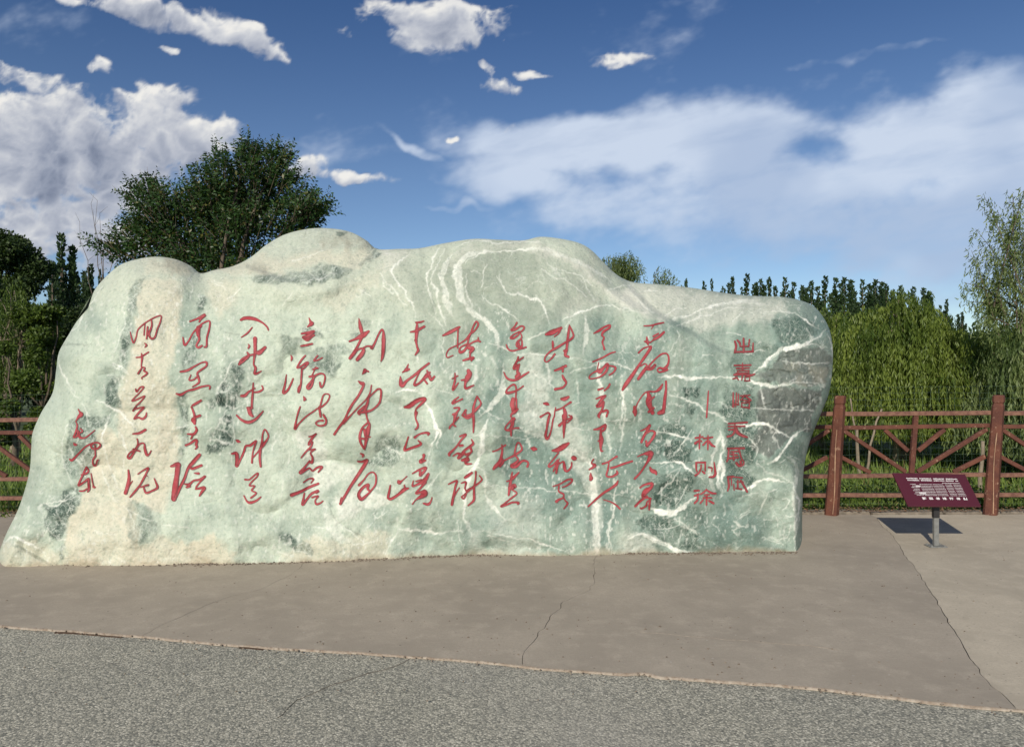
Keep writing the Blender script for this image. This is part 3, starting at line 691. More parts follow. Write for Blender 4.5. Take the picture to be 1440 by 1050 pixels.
greyz = np.maximum(poly_mask(R2_, "430 490,560 470,740 480,790 560,740 740,420 730,260 710,210 670,330 610@.8;260 760,430 750,740 770,640 1000,640 1080,300 1080,220 900@.95", 2, 2), poly_mask(R3_, "250 60,360 60,480 130,340 300,280 280,180 200@.8;360 0,640 0,560 70,480 130,400 80@.95", 2, 2))
c = over(c, greyz, (.155,.165,.145), .92)
c = over(c, greyz*np.clip((n_fin-.35)*2.5, 0, 1)*sstep(GY, 545, 560), (.085,.095,.085), .8)
c = over(c, poly_mask(R2_, "500 640,560 640,600 740,520 740@.9;600 590,740 620,740 740,650 720@.7;640 680,760 600,740 740@.6;430 560,540 580,520 640,440 620@.5;200 560,300 560.1,320 640@0", 3, 2)*np.clip(n_fin*1.5, 0, 1), (.40,.37,.28), .8)
drk2 = vein_mask(grp(*R2_, "330 610 5 350 660 5 380 730 5;390 620 5 420 680 5 440 760 6;430 560 5 460 640 5 490 700 6 520 760 5;470 510 6 500 570 4;550 540 4 570 620 5 600 680 6;600 540 4 650 600 4;300 640 4 330 720 4;210 680 8 330 600 8 400 560 6;420 740 6 450 860 7;640 640 4 660 740 4;740 560 4 750 640 3")+grp(*T4_, "440 560 4 500 720 4 600 780 4 715 840 4;900 900 3 1000 740 3")+grp(*D_, "225 220 3 340 222 3")+grp(*R4_, "360 350 2 430 370 3"), 1)
c = over(c, drk2, (.035,.045,.04), .75)
# white calcite veins
white = vein_mask(grp(*A_, "215 378 6 270 373 10 330 380 8 400 376 4 470 378 6 540 388 14 600 402 12 650 403 12 700 393 6 760 400 5 800 410 3;550 370 6 600 320 9 640 280 10 680 268 20 720 262 16 770 235 8 805 200 6;700 150 5 740 185 6 780 205 4;690 270 6 740 258 6 800 272 5;700 325 5 760 330 5 810 325 4;205 568 4 250 570 8 300 582 8 330 598 5;190 675 5 240 672 8 290 680 12 330 700 6 370 730 4;190 830 10 220 850 26 270 850 18 320 815 14 345 800 6;270 870 8 320 900 6 350 930 6;420 510 4 460 535 6 520 545 10 570 545 10 620 555 8 660 580 6 680 590 4;600 680 8 640 650 9 680 600 12 720 565 10 750 555 6;480 775 5 530 770 10 570 735 10 600 730 10 640 742 6 680 750 4;560 670 5 590 700 6 640 720 5;430 560 4 440 620 8 440 700 8 445 780 6;455 620 4 425 700 6 435 800 4;575 400 4 585 460 6 595 490 3;160 930 6 230 960 10 300 985 12 350 1000 8;250 660 5 300 600 4 330 560 3;215 790 4 260 740 5 290 700 4;80 560 3 100 420 4 110 380 3;690 760 5 710 830 7 690 900 6;580 940 4 650 960 5;500 860 4 540 830 3;500 560 3 560 620 5 555 660 3;640 520 3 620 600 4")
        +grp(*R1_, "340 80 12 400 100 18 450 130 14 490 170 8 600 210 4;260 70 4 340 80 6;210 660 4 260 680 5 310 690 4;340 880 5 310 960 5;180 860 3 240 880 4 330 850 3;350 860 4 400 870 4 430 910 5;600 330 6 580 450 12 560 540 10 580 650 8;730 10 3 771 30 3;640 880 12 690 850 10;520 850 6 560 890 6;60 890 8 150 940 8 300 1000 10 430 1010 8;370 600 4 330 680 4 300 740 3;240 560 4 300 520 6 330 510 5;740 380 3 771 380 4")
        +grp(*R2_, "140 505 10 200 515 8 240 490 8 290 490 3;210 660 14 330 570 8 420 480 10 450 460 16;430 560 8 520 580 8 600 590 4;380 740 10 460 720 8 530 680 5;590 330 8 640 390 6;650 300 6 670 250 5;760 380 16 790 470 14 785 560 10;160 200 8 210 220 8;60 270 6 120 210 6;0 175 4 130 175 5;260 200 6 400 190 8 520 200 6;500 730 6 540 745 5;220 450 6 250 430 5;260 770 5 290 880 5 300 920 3;200 925 3 400 915 2 650 925 3;0 360 4 120 370 3;380 160 10 410 190 6")
        +grp(*R3_, "480 270 4 550 290 6;410 320 6 440 305 4;430 600 7 490 610 5 430 680 5;450 740 8 520 735 8;280 920 5 340 890 8 390 910 6 480 900 5;500 480 8 540 560 8 560 650 6 540 900 8 530 1000 10;60 830 22 90 860 14;100 740 6 180 690 6;140 580 4 240 560 3;380 130 4 415 215 4;330 530 6 400 530 5;300 370 4 420 430 5 480 470 8;360 770 4 290 760 4;490 800 8 480 900 10")
        +grp(*T1_, "210 130 10 130 190 14 60 260 24 70 330 16 120 400 16 190 480 14 225 560 12 245 640 10;0 350 8 40 400 8 100 470 6 180 550 5;440 100 8 390 170 9 360 240 12 340 320 12 345 400 12 385 500 9 405 610 7;480 110 6 430 200 6 385 280 9 375 360 9 420 470 14 445 600 14 490 720 9;640 210 8 720 160 9 830 125 14 1000 130 20 1210 100 20;640 300 5 640 400 6 660 500 7 740 620 9 850 720 9;800 230 10 770 290 8 760 400 6;880 330 14 920 400 14 960 460 9 1100 480 12 1216 540 18;750 470 8 800 520 6 960 590 12 1040 660 12;680 290 6 740 295 5;990 130 5 992 165 4;870 710 10 820 740 8;360 600 5 460 730 6 460 1000 5;820 840 6 950 890 7 1060 930 6 1216 920 6;250 950 20 265 1000 20;1120 800 4 1216 760 4;560 90 8 700 50 8 900 60 8 1216 60 6")
        +grp(*T2_, "150 200 8 230 260 10 340 270 6 420 320 5 480 370 5;110 245 5 200 310 5 330 350 5 430 440 5;420 330 10 450 400 8 490 480 6;780 430 18 850 510 12 930 580 8;600 410 4 700 370 5 790 350 6;0 440 14 90 480 18 140 570 14 170 650 12;270 610 10 370 560 14 460 530 10 600 520 8 720 540 6;1000 590 10 1080 545 10 1160 520 6;1060 610 6 1200 570 9 1440 480 12;1100 650 6 1300 580 7 1440 540 7;1090 690 6 1100 740 6 1040 840 5;1250 885 6 1300 870 10 1350 880 4;0 860 8 150 870 8 300 880 8 450 910 7 600 930 6 740 970 6;700 530 10 820 560 12 880 570 6;130 700 5 20 750 4;1380 920 6 1410 940 4;560 640 8 590 630 8")
        +grp(*T3_, "470 330 22 440 420 28 430 500 26 400 580 24 360 650 24 345 760 18 350 840 12 375 920 7 385 970 5;0 900 6 100 900 10 200 915 10 330 905 8;430 910 4 560 930 8 737 975 8;450 930 4 580 960 5;160 170 3 280 200 3;430 265 4 540 340 5;340 570 8 400 570 5 470 610 4;380 480 3 440 490 4 500 500 3;110 170 14 150 250 14 190 350 12 185 450 10 150 560 8;150 270 8 190 340 8 208 400 8 205 480 6;430 670 3 737 690 3;380 410 2 600 420 2 737 420 2;610 380 4 737 410 4;420 280 10 425 310 12;205 810 3 210 840 3;300 400 6 295 450 4;310 850 3 325 980 3;0 190 30 60 170 12 130 200 6;500 100 3 620 300 3;130 700 8 200 620 6;0 740 4 90 680 4")
        +grp(*T5_, "0 960 10 60 965 8 130 990 6 230 1025 5;400 340 3 540 345 3;340 45 8 430 40 4 540 70 5;230 90 5 340 50 6;0 400 3 140 440 4 280 520 5 340 560 5;0 690 2 300 710 3 505 725 3;545 690 5 570 720 4;550 720 5 580 670 3;270 240 4 230 260 3;30 90 5 130 150 5 140 180 4;240 380 3 330 385 3;600 550 4 663 550 5;135 930 10 145 950 6;520 960 8 600 920 12 663 960 8")
        +grp(*T4_, "520 740 6 620 810 8 700 870 5;780 650 10 810 690 9 870 640 6;730 770 12 770 720 8;860 960 14 1000 740 6;1000 770 10 1100 765 12 1200 800 12 1292 810 8;620 900 5 780 860 5;180 70 6 190 140 6;500 720 8 560 800 8;1190 120 10 1240 170 8 1200 300 6 1150 380 5;850 150 3 1000 220 3;1220 430 5 1292 330 6;350 760 4 470 770 4;240 880 5 180 930 5 290 960 4;60 940 8 150 970 8;20 180 6 70 50 5")
        +grp(*D_, "410 290 8 440 300 8 475 325 5;370 430 8 420 460 10 460 490 12 500 540 6;215 260 7 230 330 5 280 400 4;780 570 6 850 590 6;460 820 6 520 860 6 580 870 6;600 700 4 660 690 4;165 810 6 230 800 5 290 780 5;350 560 5 300 640 4;20 960 10 50 930 10 100 950 8 170 990 6;410 480 5 380 560 5 400 660 5 440 760 5;590 880 5 700 900 4;480 650 8 440 560 8;470 830 5 500 900 4")
        +grp(*R4_, "440 510 8 400 510 10 350 600 8 310 680 7 290 750 5;310 690 5 390 690 5 440 740 6 470 720 4;340 640 4 360 690 4;350 750 5 400 790 6 460 750 4;340 840 6 390 860 6;300 890 8 350 910 7 390 950 6;270 960 9 330 970 10 400 990 8;390 830 5 400 980 5;420 640 8 410 600 6;140 480 4 180 495 5;60 640 6 90 600 4;350 800 8 300 900 6;350 760 10 420 780 6;230 930 5 280 900 5;440 560 4 480 590 4;270 60 5 350 110 4;100 750 5 130 770 4;90 900 4 130 880 4")
        +grp(*R5_, "250 0 4 330 80 4;440 90 8 520 130 9 600 190 6;350 110 6 400 190 5;275 230 6 250 330 6 245 450 6 290 580 6;280 370 5 340 450 6 380 520 4;260 510 5 320 600 5;350 400 4 370 470 4;130 690 9 200 710 7 270 640 6;200 730 5 260 830 6;230 660 5 300 740 5;150 830 6 210 900 6 260 900 5;560 280 6 600 350 6;380 170 5 390 240 5;590 440 12 590 500 9;290 260 4 330 340 4;470 500 4 520 640 5 560 690 4;420 850 4 540 870 4")
        +grp(*R6_, "700 350 6 740 390 8 800 380 8 830 350 6 880 360 5;720 400 4 620 390 4;780 290 5 790 350 7;560 270 5 680 230 6 800 190 5;400 420 4 500 380 4;100 540 5 200 460 5;1200 340 8 1240 440 8 1290 500 6;940 830 8 1010 890 7 1000 900 5;640 780 6 700 740 6 800 790 6;620 850 4 640 780 4;60 430 3 0 400 3;1060 470 8 1140 510 8;500 590 4 560 490 8")
        +grp(*T6_, "380 360 3 385 460 4 360 580 4 310 700 4;400 330 5 450 350 5;420 360 5 460 400 5;290 800 6 350 840 9 420 870 6;900 740 6 850 730 6;930 390 5 970 400 4;0 600 5 100 430 8 230 250 7;330 560 5 360 600 5;800 340 6 780 380 5;270 880 5 320 890 4 340 940 4;350 760 5 370 790 5", ), 1)
c = over(c, white*(.7+.6*n_fin)*(.9+.3*n_grit), (.86,.855,.76), .97)
q1x, q1y = GX+(fbm(GX/22, GY/22, 61, 4)-.5)*40, GY+(fbm(GX/22, GY/22, 67, 4)-.5)*40
w2 = sstep(cells(q1x*.8, q1y*1.25, 44, 9), .03, .0)
c = over(c, w2*sstep(fbm(GX/70, GY/70, 81, 2), .5, .6), (.72,.73,.65), .4)
# flecks and fine grain, short dashes down the face
c = over(c, sstep(fbm(GX/3.2, GY/6, 91, 2), .66, .82)*sstep(n_big, .38, .6), (.76,.76,.67), .55)
c = over(c, sstep(fbm(GX/3, GY/3, 95, 2), .72, .86), (.15,.20,.165), .35)
c = c*(1+(n_grit-.5)[..., None]*.14)
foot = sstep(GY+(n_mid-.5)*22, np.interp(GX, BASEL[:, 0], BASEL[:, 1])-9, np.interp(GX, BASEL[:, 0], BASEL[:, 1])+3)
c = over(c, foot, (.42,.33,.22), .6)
c = np.clip(c, 0.02, .85)
webm = np.clip(dark*1.05*(.5+.7*n_mid), 0, 1)*(1-np.clip(white*1.3, 0, 1))*(1-foot)
c = np.concatenate([c, webm[..., None]], -1)

def mat_stone():
    m, t, b = new_mat('serpentine_marble')
    a = t.node('ShaderNodeVertexColor', layer_name='mineral')
    p = t.node('ShaderNodeNewGeometry').outputs['Position']
    n1 = t.noise(p, 34, 5, .7, .6); n2 = t.noise(p, 9, 5, .6, .8); n3 = t.noise(p, 130, 3, .6)
    col = a.outputs[0]
    col = t.mix(t.mr(n1, .32, .55, .5, 0), col, t.mix(1, col, (.62,.72,.69), 'MULTIPLY'))
    col = t.mix(t.mr(n1, .60, .82, 0, .30), col, (.74,.745,.67))
    col = t.mix(t.mr(n3, .60, .85, 0, .30), col, (.76,.76,.7))
    # fine warped hairlines
    wp = t.vm('ADD', p, t.vm('SCALE', t.noise(p, 5, 3, .6, out=1), .35))
    e = t.vor(wp, 5.5, 'DISTANCE_TO_EDGE'); e2 = t.vor(wp, 15, 'DISTANCE_TO_EDGE')
    ga = t.mr(n2, .48, .62)
    col = t.mix(t.m('MULTIPLY', t.mr(e, .012, .0, 0, .35), ga), col, (.78,.78,.72))
    col = t.mix(t.m('MULTIPLY', t.mr(e2, .02, .0, 0, .18), t.mr(n2, .42, .56, 1, 0)), col, (.70,.73,.66))
    # broken dark serpentine knit together by pale crackle
    wq = t.vm('ADD', p, t.vm('SCALE', t.noise(p, 7, 5, .65, out=1), .16))
    mpq = t.node('ShaderNodeMapping'); t.l.new(wq, mpq.inputs[0]); mpq.inputs['Rotation'].default_value = (0, R(28), 0); mpq.inputs['Scale'].default_value = (1.35, .8, .75)
    g1 = t.vor(mpq.outputs[0], 13, 'DISTANCE_TO_EDGE'); g2 = t.vor(mpq.outputs[0], 37, 'DISTANCE_TO_EDGE'); cc_ = t.vor(mpq.outputs[0], 37, 'F1', 'Color')
    sc_ = t.node('ShaderNodeSeparateColor'); t.l.new(cc_, sc_.inputs[0])
    w_ = a.outputs[1]; n5 = t.noise(p, 16, 4, .6)
    col = t.mix(t.m('MULTIPLY', w_, t.mr(sc_.outputs[0], .25, .8, 0, .55)), col, (.035,.062,.050))
    col = t.mix(t.m('MULTIPLY', t.m('MULTIPLY', w_, t.mr(n5, .42, .58)), t.mr(g1, .035, .004, 0, .85)), col, (.66,.69,.60))
    col = t.mix(t.m('MULTIPLY', t.m('MULTIPLY', w_, t.mr(n5, .60, .42)), t.mr(g2, .07, .01, 0, .55)), col, (.50,.56,.48))
    t.l.new(col, b.inputs['Base Color'])
    t.put(b.inputs['Roughness'], t.mr(n2, .3, .7, .42, .62)); b.inputs['Specular IOR Level'].default_value = .2
    pit = t.vor(p, 48, 'SMOOTH_F1')
    h = t.m('ADD', t.m('MULTIPLY', n2, .8), t.m('ADD', t.m('MULTIPLY', n1, .4), t.m('ADD', t.m('MULTIPLY', pit, .12), t.m('MULTIPLY', n3, .12))))
    bump(t, b, h, .8, .022)
    return m
M_STONE = mat_stone()
idx = np.arange(NU*NV).reshape(NV, NU)
# faces wound so that normals look at the viewer
ff = np.stack([idx[:-1,:-1], idx[:-1,1:], idx[1:,1:], idx[1:,:-1]], -1).reshape(-1, 4)
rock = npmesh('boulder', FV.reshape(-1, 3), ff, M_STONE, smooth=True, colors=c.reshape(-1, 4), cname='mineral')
tag(rock, 'huge pale green marble boulder engraved with red Chinese calligraphy, standing on the concrete', 'boulder')
# back half: thick, rounded, a little lumpy
bu, bv_ = np.unique(np.r_[np.arange(0, NU, 8), NU-1]), np.unique(np.r_[np.arange(0, NV, 8), NV-1])
ii = idx[np.ix_(bv_, bu)]; bp = FV.reshape(-1, 3)[ii].copy()
gxx, gyy = GX[np.ix_(bv_, bu)], GY[np.ix_(bv_, bu)]
d, _, _ = polydist(gxx, gyy, SIL); t_ = np.clip(d/110, 0, 1); inf = np.sqrt(1-(1-t_)**2)
Dm = np.interp(gxx, BASEL[:, 0], _bd)+BUL
edgeD = bp[..., 1].copy()
target = depth_front(gxx, gyy, .95)+(fbm(gxx/90, gyy/90, 15, 3)-.5)*.25*inf
bk = at(gxx, gyy, target)
nb = len(bv_), len(bu); jb = np.arange(nb[0]*nb[1]).reshape(nb)
fb = np.stack([jb[:-1,:-1], jb[1:,:-1], jb[1:,1:], jb[:-1,1:]], -1).reshape(-1, 4)
cb = c[np.ix_(bv_, bu)].reshape(-1, 4)
rb = npmesh('boulder_back', bk.reshape(-1, 3), fb, M_STONE, rock, smooth=True, colors=cb, cname='mineral')

# ------------------------------------------------------------------ engraved red characters
m, t, b = new_mat('red_paint')
a = t.node('ShaderNodeVertexColor', layer_name='tint')
p = t.node('ShaderNodeNewGeometry').outputs['Position']
n1 = t.noise(p, 55, 4, .65); n2 = t.noise(p, 7, 3, .6)
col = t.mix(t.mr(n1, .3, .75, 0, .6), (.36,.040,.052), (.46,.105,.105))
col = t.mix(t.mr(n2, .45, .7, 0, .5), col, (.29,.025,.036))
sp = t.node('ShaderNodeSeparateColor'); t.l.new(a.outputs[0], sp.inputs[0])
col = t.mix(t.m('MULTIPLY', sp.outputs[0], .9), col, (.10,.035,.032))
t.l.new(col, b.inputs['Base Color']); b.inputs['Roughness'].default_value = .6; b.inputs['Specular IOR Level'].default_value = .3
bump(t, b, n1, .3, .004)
M_RED = m
a1=(870,445,7.78);a2=(870,580,7.5);b1=(815,450,7.775);b2=(815,585,7.775);c1=(755,450,7.77);c2=(755,585,7.77);d1_=(685,450,7.775);d2_=(685,585,7.775)
e1=(610,450,7.775);e2=(610,585,7.775);f1=(540,445,7.775);f2=(540,580,7.775);g1=(465,445,7.775);g2=(465,580,7.775);h1=(390,440,7.775);h2=(390,575,7.5)
k1=(320,440,7.775);k2=(320,575,7.5);l1=(235,435,7.775);l2=(235,570,7.5);m1=(165,435,7.775);m2=(165,570,7.5);s1_=(80,565,7.775);x1=(970,540,5.83);z1=(970,595,8.75);y1=(1010,465,8.75);y2=(1005,580,8.75)
def c_(*a): return [(*a[i], a[i+1]) for i in range(0, len(a), 2)]
CHARS=[
c_(a1,"278 102 12 350 98 14 420 80 16 492 66 14;385 92 10 358 134 8;380 215 20 435 185 14;385 250 24 440 220 26 495 170 22;345 285 10 385 250 12;308 225 14 312 262 26 320 300 20;280 270 10 310 275 30 340 280 10;218 395 18 275 345 14 350 325 16 345 350 30 300 420 28 230 520 24 150 640 34 80 740 38 42 800 22;240 540 14 285 515 12 310 535 16 300 560 30 250 630 32 215 680 28;300 570 30 360 570 26 400 525 24 360 560 20 330 545 20 400 465 14 470 410 16 525 405 14 548 450 18 540 520 22 500 570 30 450 560 16 425 580 14 440 605 16 480 600 18 530 580 24"),
c_(a1,"480 740 14 450 790 30 400 820 18 320 820 14 270 850 12 215 930 10 185 1000 16 170 1040 36;175 990 30 180 1040 40 180 1075 24;320 830 24 335 880 50 330 940 60 350 1000 40 370 1050 40;390 875 14 350 910 20 320 950 20;380 1000 24 330 1040 26;518 710 22 518 800 24 505 900 30 495 1000 34 480 1050 24;480 1040 50 440 1055 34"),
c_(a2,"232 192 10 290 165 16 330 130 22 300 190 26 265 250 24 240 310 22;290 215 20 340 190 16 380 205 20 370 250 26 330 310 22 300 340 34;290 300 20 300 350 24"),
c_(a2,"200 462 10 250 440 14 335 420 40 330 470 40 290 540 18 230 630 18 170 695 20;330 575 14 350 610 36 385 625 34 395 645 20;285 430 30 340 430 50"),
c_(a2,"225 790 14 270 760 18 350 745 26 340 790 30 285 830 50 255 880 30 270 870 26;175 985 22 230 930 22 300 880 16;250 890 16 340 905 16 300 940 14 290 980 18 240 1010 16 225 1000 10;335 910 14 325 960 22 322 1020 16"),
c_(b1,"155 145 10 220 110 26 270 75 18 330 55 20 325 85 22 265 125 24 245 165 18 268 190 16 250 240 18 262 280 16 270 315 22"),
c_(b1,"145 455 14 250 410 16 330 365 16 390 346 12;210 465 10 198 530 14 220 555 50 260 520 24 300 480 26 310 500 24 290 560 24 240 610 18 190 630 12 120 640 14 105 620 14 140 580 12 200 550 24;310 495 12 370 505 16 395 525 20 370 570 16 325 600 14"),
c_(b1,"205 760 20 260 742 14;270 770 14 310 735 18 330 700 18;180 860 12 230 840 18 285 825 18 240 870 26 200 925 24 190 940 30 230 930 30 260 890 24 255 950 22 240 1000 20 290 985 24 310 1000 20 295 1050 20;240 990 20 210 1040 28 215 1060 20"),
c_(b2,"155 145 12 210 135 26 270 100 24 285 95 20 275 140 24 240 170 16;235 130 18 232 200 26 238 260 44 232 330 26 235 378 18 255 378 12;205 270 16 230 265 20"),
c_(b2,"152 470 14 130 510 12 165 535 34 145 560 24 105 582 14;122 625 14 122 655 30 128 675 36 122 690 30;250 520 18 310 500 16 370 460 16 405 440 22;320 510 14 310 580 18 295 650 18 350 660 18 410 625 24 405 595 12;345 565 22 400 550 20 480 520 20 575 490 18"),
c_(b2,"420 705 12 400 745 28 340 790 24 260 840 24 200 890 20 150 935 18 95 985 14;265 912 10 340 935 12 400 970 16 440 1010 18"),
c_(c1,"100 155 24 160 135 50 220 110 40 265 85 26;265 90 14 240 140 14 190 180 10;172 235 20 175 270 24 172 305 14;355 55 12 345 140 24 335 220 24 325 320 26 310 380 28 345 400 22;358 60 12 385 120 18 400 170 18 370 210 22 300 250 18 220 300 24 150 340 20 95 395 14 85 440 16 110 455 12 160 415 16 195 370 18;300 335 24 325 325 24"),
c_(c1,"195 550 18 250 530 24 315 500 26;285 510 24 282 560 20;280 605 20 295 640 28 320 680 20 300 720 20 270 740 22 200 755 26"),
c_(c1,"75 910 16 105 912 34 125 920 20;265 860 20 300 860 40 345 838 22;205 985 16 270 960 14 330 920 16 370 895 20;205 955 12 195 1000 12 190 1050 14;40 1055 22 80 1030 14 120 1010 18 140 1030 20 130 1060 22;300 975 30 310 1020 40 305 1060 50",c2,"135 0 22 120 60 24 105 150 20 95 210 26 110 245 26 135 215 18 160 130 14 175 40 14 190 0 12;300 0 50 300 70 36 295 150 26 293 235 12;245 100 28 300 50 16 380 10 16 350 -10 14;380 -5 12 380 25 14 330 70 14"),
c_(c2,"170 375 18 230 365 46 290 330 50 345 295 24;235 400 14 180 470 14 130 530 14 135 550 22 180 530 16 225 475 12;245 465 12 215 520 16 180 600 14;240 500 16 220 560 24 212 620 20;240 520 14 290 495 16 300 540 30 310 590 26 340 595 20 375 550 18 380 505 14;400 455 44 410 458 44"),
c_(c2,"175 765 10 250 740 14 330 695 18 385 688 18 370 725 18 320 760 14 280 775 12;240 765 16 240 820 16 290 850 18 285 890 16 240 910 22 215 930 30;290 880 14 310 920 14 335 950 20 315 985 16 295 1008 12"),
c_(d1_,"325 28 18 300 70 16 265 110 20 310 100 22 370 65 16 405 80 18 380 120 14 330 135 14 280 165 14 255 195 18 290 195 20 340 160 16 350 125 14;360 130 14 378 190 14 330 240 20 320 280 14 350 295 24 380 280 20 380 220 14;340 240 24 350 290 24;210 270 14 230 315 16 275 335 16 340 320 14 425 295 16"),
c_(d1_,"340 400 14 330 440 20 290 510 18 300 530 24 350 490 20 350 480 14;395 405 14 350 440 16;310 490 30 345 500 20 330 560 24 345 590 40 325 620 40;183 570 12 215 630 20 270 655 24 330 645 22 400 600 20 455 567 14"),
c_(d1_,"395 720 14 340 760 16 280 785 24 215 795 26 215 760 16 260 715 16 300 705 18 318 750 16 312 850 14;285 865 40 275 920 46 285 960 40 300 990 50 335 970 16;320 860 16 320 960 20;300 1000 40 265 1030 18 258 1050 14",d2_,"265 0 14 270 60 20 262 130 24 262 208 18;290 30 36 250 60 18 205 110 14 200 145 16 240 150 22 300 130 14 345 128 16;290 40 20 280 100 20 250 140 30"),
c_(d2_,"62 385 14 120 365 14 200 315 16;162 315 16 165 380 20 155 440 26 140 500 40 90 550 34 70 575 24;160 450 16 175 500 20 140 545 24;185 485 16 250 450 16 300 425 22 360 385 18 380 355 18 360 300 14 335 290 14 315 330 14 300 410 20;310 430 16 340 475 18 300 520 30 270 545 36 320 545 30 380 490 22 430 490 20 450 515 20 440 550 24;485 350 20 510 355 46 535 358 24"),
c_(d2_,"275 612 12 265 670 22 250 760 30 235 860 20;345 615 16 300 660 26 270 690 24;215 710 14 260 700 16;250 780 40 300 760 44 280 790 20;270 800 14 325 840 14 270 890 16 200 945 14 150 985 18 200 970 20 280 940 18 345 945 20 335 960 16"),
c_(e1,"100 168 16 180 130 34 270 80 24 285 75 14;265 90 16 262 180 14 260 300 16;210 385 10 150 408 12 138 370 12 170 315 12 260 270 12 350 210 16 400 150 22 450 110 14 485 50 18 465 15 16 435 60 16 410 130 18 380 200 18 370 260 16;365 260 16 290 300 14 285 350 26 330 335 24 370 280 18 430 240 16 485 220 24;485 190 12 490 225 20 510 235 14;385 300 40 430 310 34 400 350 30;400 350 16 395 400 16;320 440 16 370 425 24 435 408 22 410 440 18"),
c_(e1,"232 580 12 232 650 20 208 760 22 240 725 16 268 685 12;200 640 10 262 608 12;380 555 40 390 590 50 365 640 50 345 690 24 350 745 24 435 712 14;300 655 14 350 650 24"),
c_(e1,"270 840 12 220 880 20 205 910 22 250 890 16 312 860 16;222 960 16 280 958 16 250 1010 20 210 1030 20;350 985 24 310 1040 16;345 990 20 350 1045 16;472 830 14 440 930 24 430 1000 24 432 1050 26;475 835 18 515 910 18 470 970 24 420 1020 20 370 1045 24",e2,"250 -30 22 225 40 20 215 90 20 240 110 12;270 10 14 230 60 16 180 110 18 170 135 14;230 0 30 225 60 18;325 0 20 370 20 22 410 0 16;432 -10 28 436 60 24 432 175 14"),
c_(e2,"285 220 16 350 200 20 300 260 20 240 340 18 170 410 26 170 425 24;285 322 24 315 318 22;210 435 12 260 405 18 290 430 40 270 455 30;290 430 24 340 370 22 420 310 24 430 290 20 412 255 14;400 340 24 410 390 20 350 420 20;340 400 16 300 440 14;310 480 26 370 470 40 345 500 24 360 520 24 415 518 10;395 410 16 350 460 14"),
c_(e2,"160 742 12 250 705 20 235 770 20 215 870 24 198 965 26;215 890 20 240 840 14 280 780 10;340 670 24 370 650 30 415 618 22;300 730 12 350 720 18 340 790 14 360 820 14 345 870 16 325 900 16 305 880 14 340 850 10;345 845 14 420 780 20 490 730 16 525 690 16 500 650 12;460 605 16 455 690 16 440 780 20 440 850 24 435 920 24 375 975 14;350 815 14 400 790 20"),
c_(f1,"350 65 18 400 60 18 435 48 12;290 168 14 350 155 26 440 108 22;362 80 18 358 160 36 350 260 24 362 330 20 372 370 26 340 420 12;340 260 20 355 265 20"),
c_(f1,"200 610 10 240 580 24 265 520 10;245 580 40 270 575 24;178 655 12 185 720 40 200 750 44 250 700 24 330 640 24 400 580 22 490 510 20;400 585 14 360 660 14 330 745 22 380 730 20 430 680 24 470 640 40 500 610 20;470 590 16 495 650 34 515 690 26 550 655 18;440 690 20 470 730 20"),
c_(f1,"225 990 20 280 975 44 350 925 40 430 895 34 450 910 24 400 960 24 350 1010 14 345 1050 18",f2,"350 0 36 345 60 16 370 130 20 360 170 20 338 182 12"),
c_(f2,"335 270 24 380 238 16 440 220 20 490 225 24 480 245 14;265 265 14 245 330 16 225 395 26 230 410 24 300 385 24 400 345 24 375 305 14"),
c_(f2,"435 465 30 430 500 22 400 535 40 455 520 14;310 665 12 380 625 18 455 600 24 440 640 24 400 680 30;395 620 20 395 680 30;320 745 12 310 800 18 350 790 20 440 740 40 485 670 24;350 750 14 410 735 20;450 760 30 400 820 20 350 880 20 400 870 24 440 870 60 430 900 50 350 950 14 310 998 12;430 990 16 480 1000 26 510 970 16 525 925 10;250 695 10 200 740 14 165 760 44 155 745 20;68 795 14 55 870 22 45 930 24 80 940 26 160 890 26 220 840 36 265 825 16;220 790 12 230 830 24"),
c_(g1,"308 20 8 325 110 36 345 190 30;205 270 18 270 245 24 350 205 50 415 160 20;345 220 24 290 330 24 260 390 34 210 455 30;265 385 20 320 350 16 360 360 30 340 410 40 290 470 34;360 340 16 400 322 14 445 330 24 445 350 26 480 290 20 520 200 16 555 145 20 575 160 20 578 230 36 575 350 36 565 440 28 548 490 8"),
c_(g1,"365 570 10 375 590 40 345 630 8;370 580 24 412 600 16;300 705 10 340 730 36 360 730 24 350 775 24 300 870 24 235 960 24 185 1050 22;445 750 12 430 830 14 390 900 12 310 980 12 250 1045 14;400 900 14 470 830 14 520 790 16 550 810 20 545 900 20 520 960 20 450 1020 20 380 1040 26 310 1050 20;415 870 16 400 950 26 370 1020 30;370 980 20 305 1040 24 310 1060 30",g2,"185 0 18 150 80 24 90 160 22 40 235 24;245 0 12 190 60 18 140 120 16;385 -10 20 395 50 16 410 100 20 425 125 18 410 180 40 395 260 40 370 400 14;400 115 20 350 160 18 320 240 26 325 320 24 365 395 18;370 190 30 390 300 24;400 265 20 435 265 10;320 280 20 400 290 20"),
c_(g2,"325 445 12 355 462 24 345 485 12;295 532 14 340 535 20 395 520 28 370 570 34 300 680 32 220 800 28 150 920 26 105 995 26;120 935 24 115 970 30;310 790 26 360 735 14 410 670 14 460 650 14 495 690 18 490 780 18 450 840 18 400 895 22 335 945 34 305 890 30 350 820 26 410 785 24 405 830 24 430 860 20"),
c_(h1,"345 52 8 365 100 28 375 115 44 330 150 12;265 225 18 330 215 24 400 200 24 330 250 30 280 265 24 340 275 20 400 240 20;275 270 14 325 300 16 380 260 14;260 360 18 320 350 20 380 335 18"),
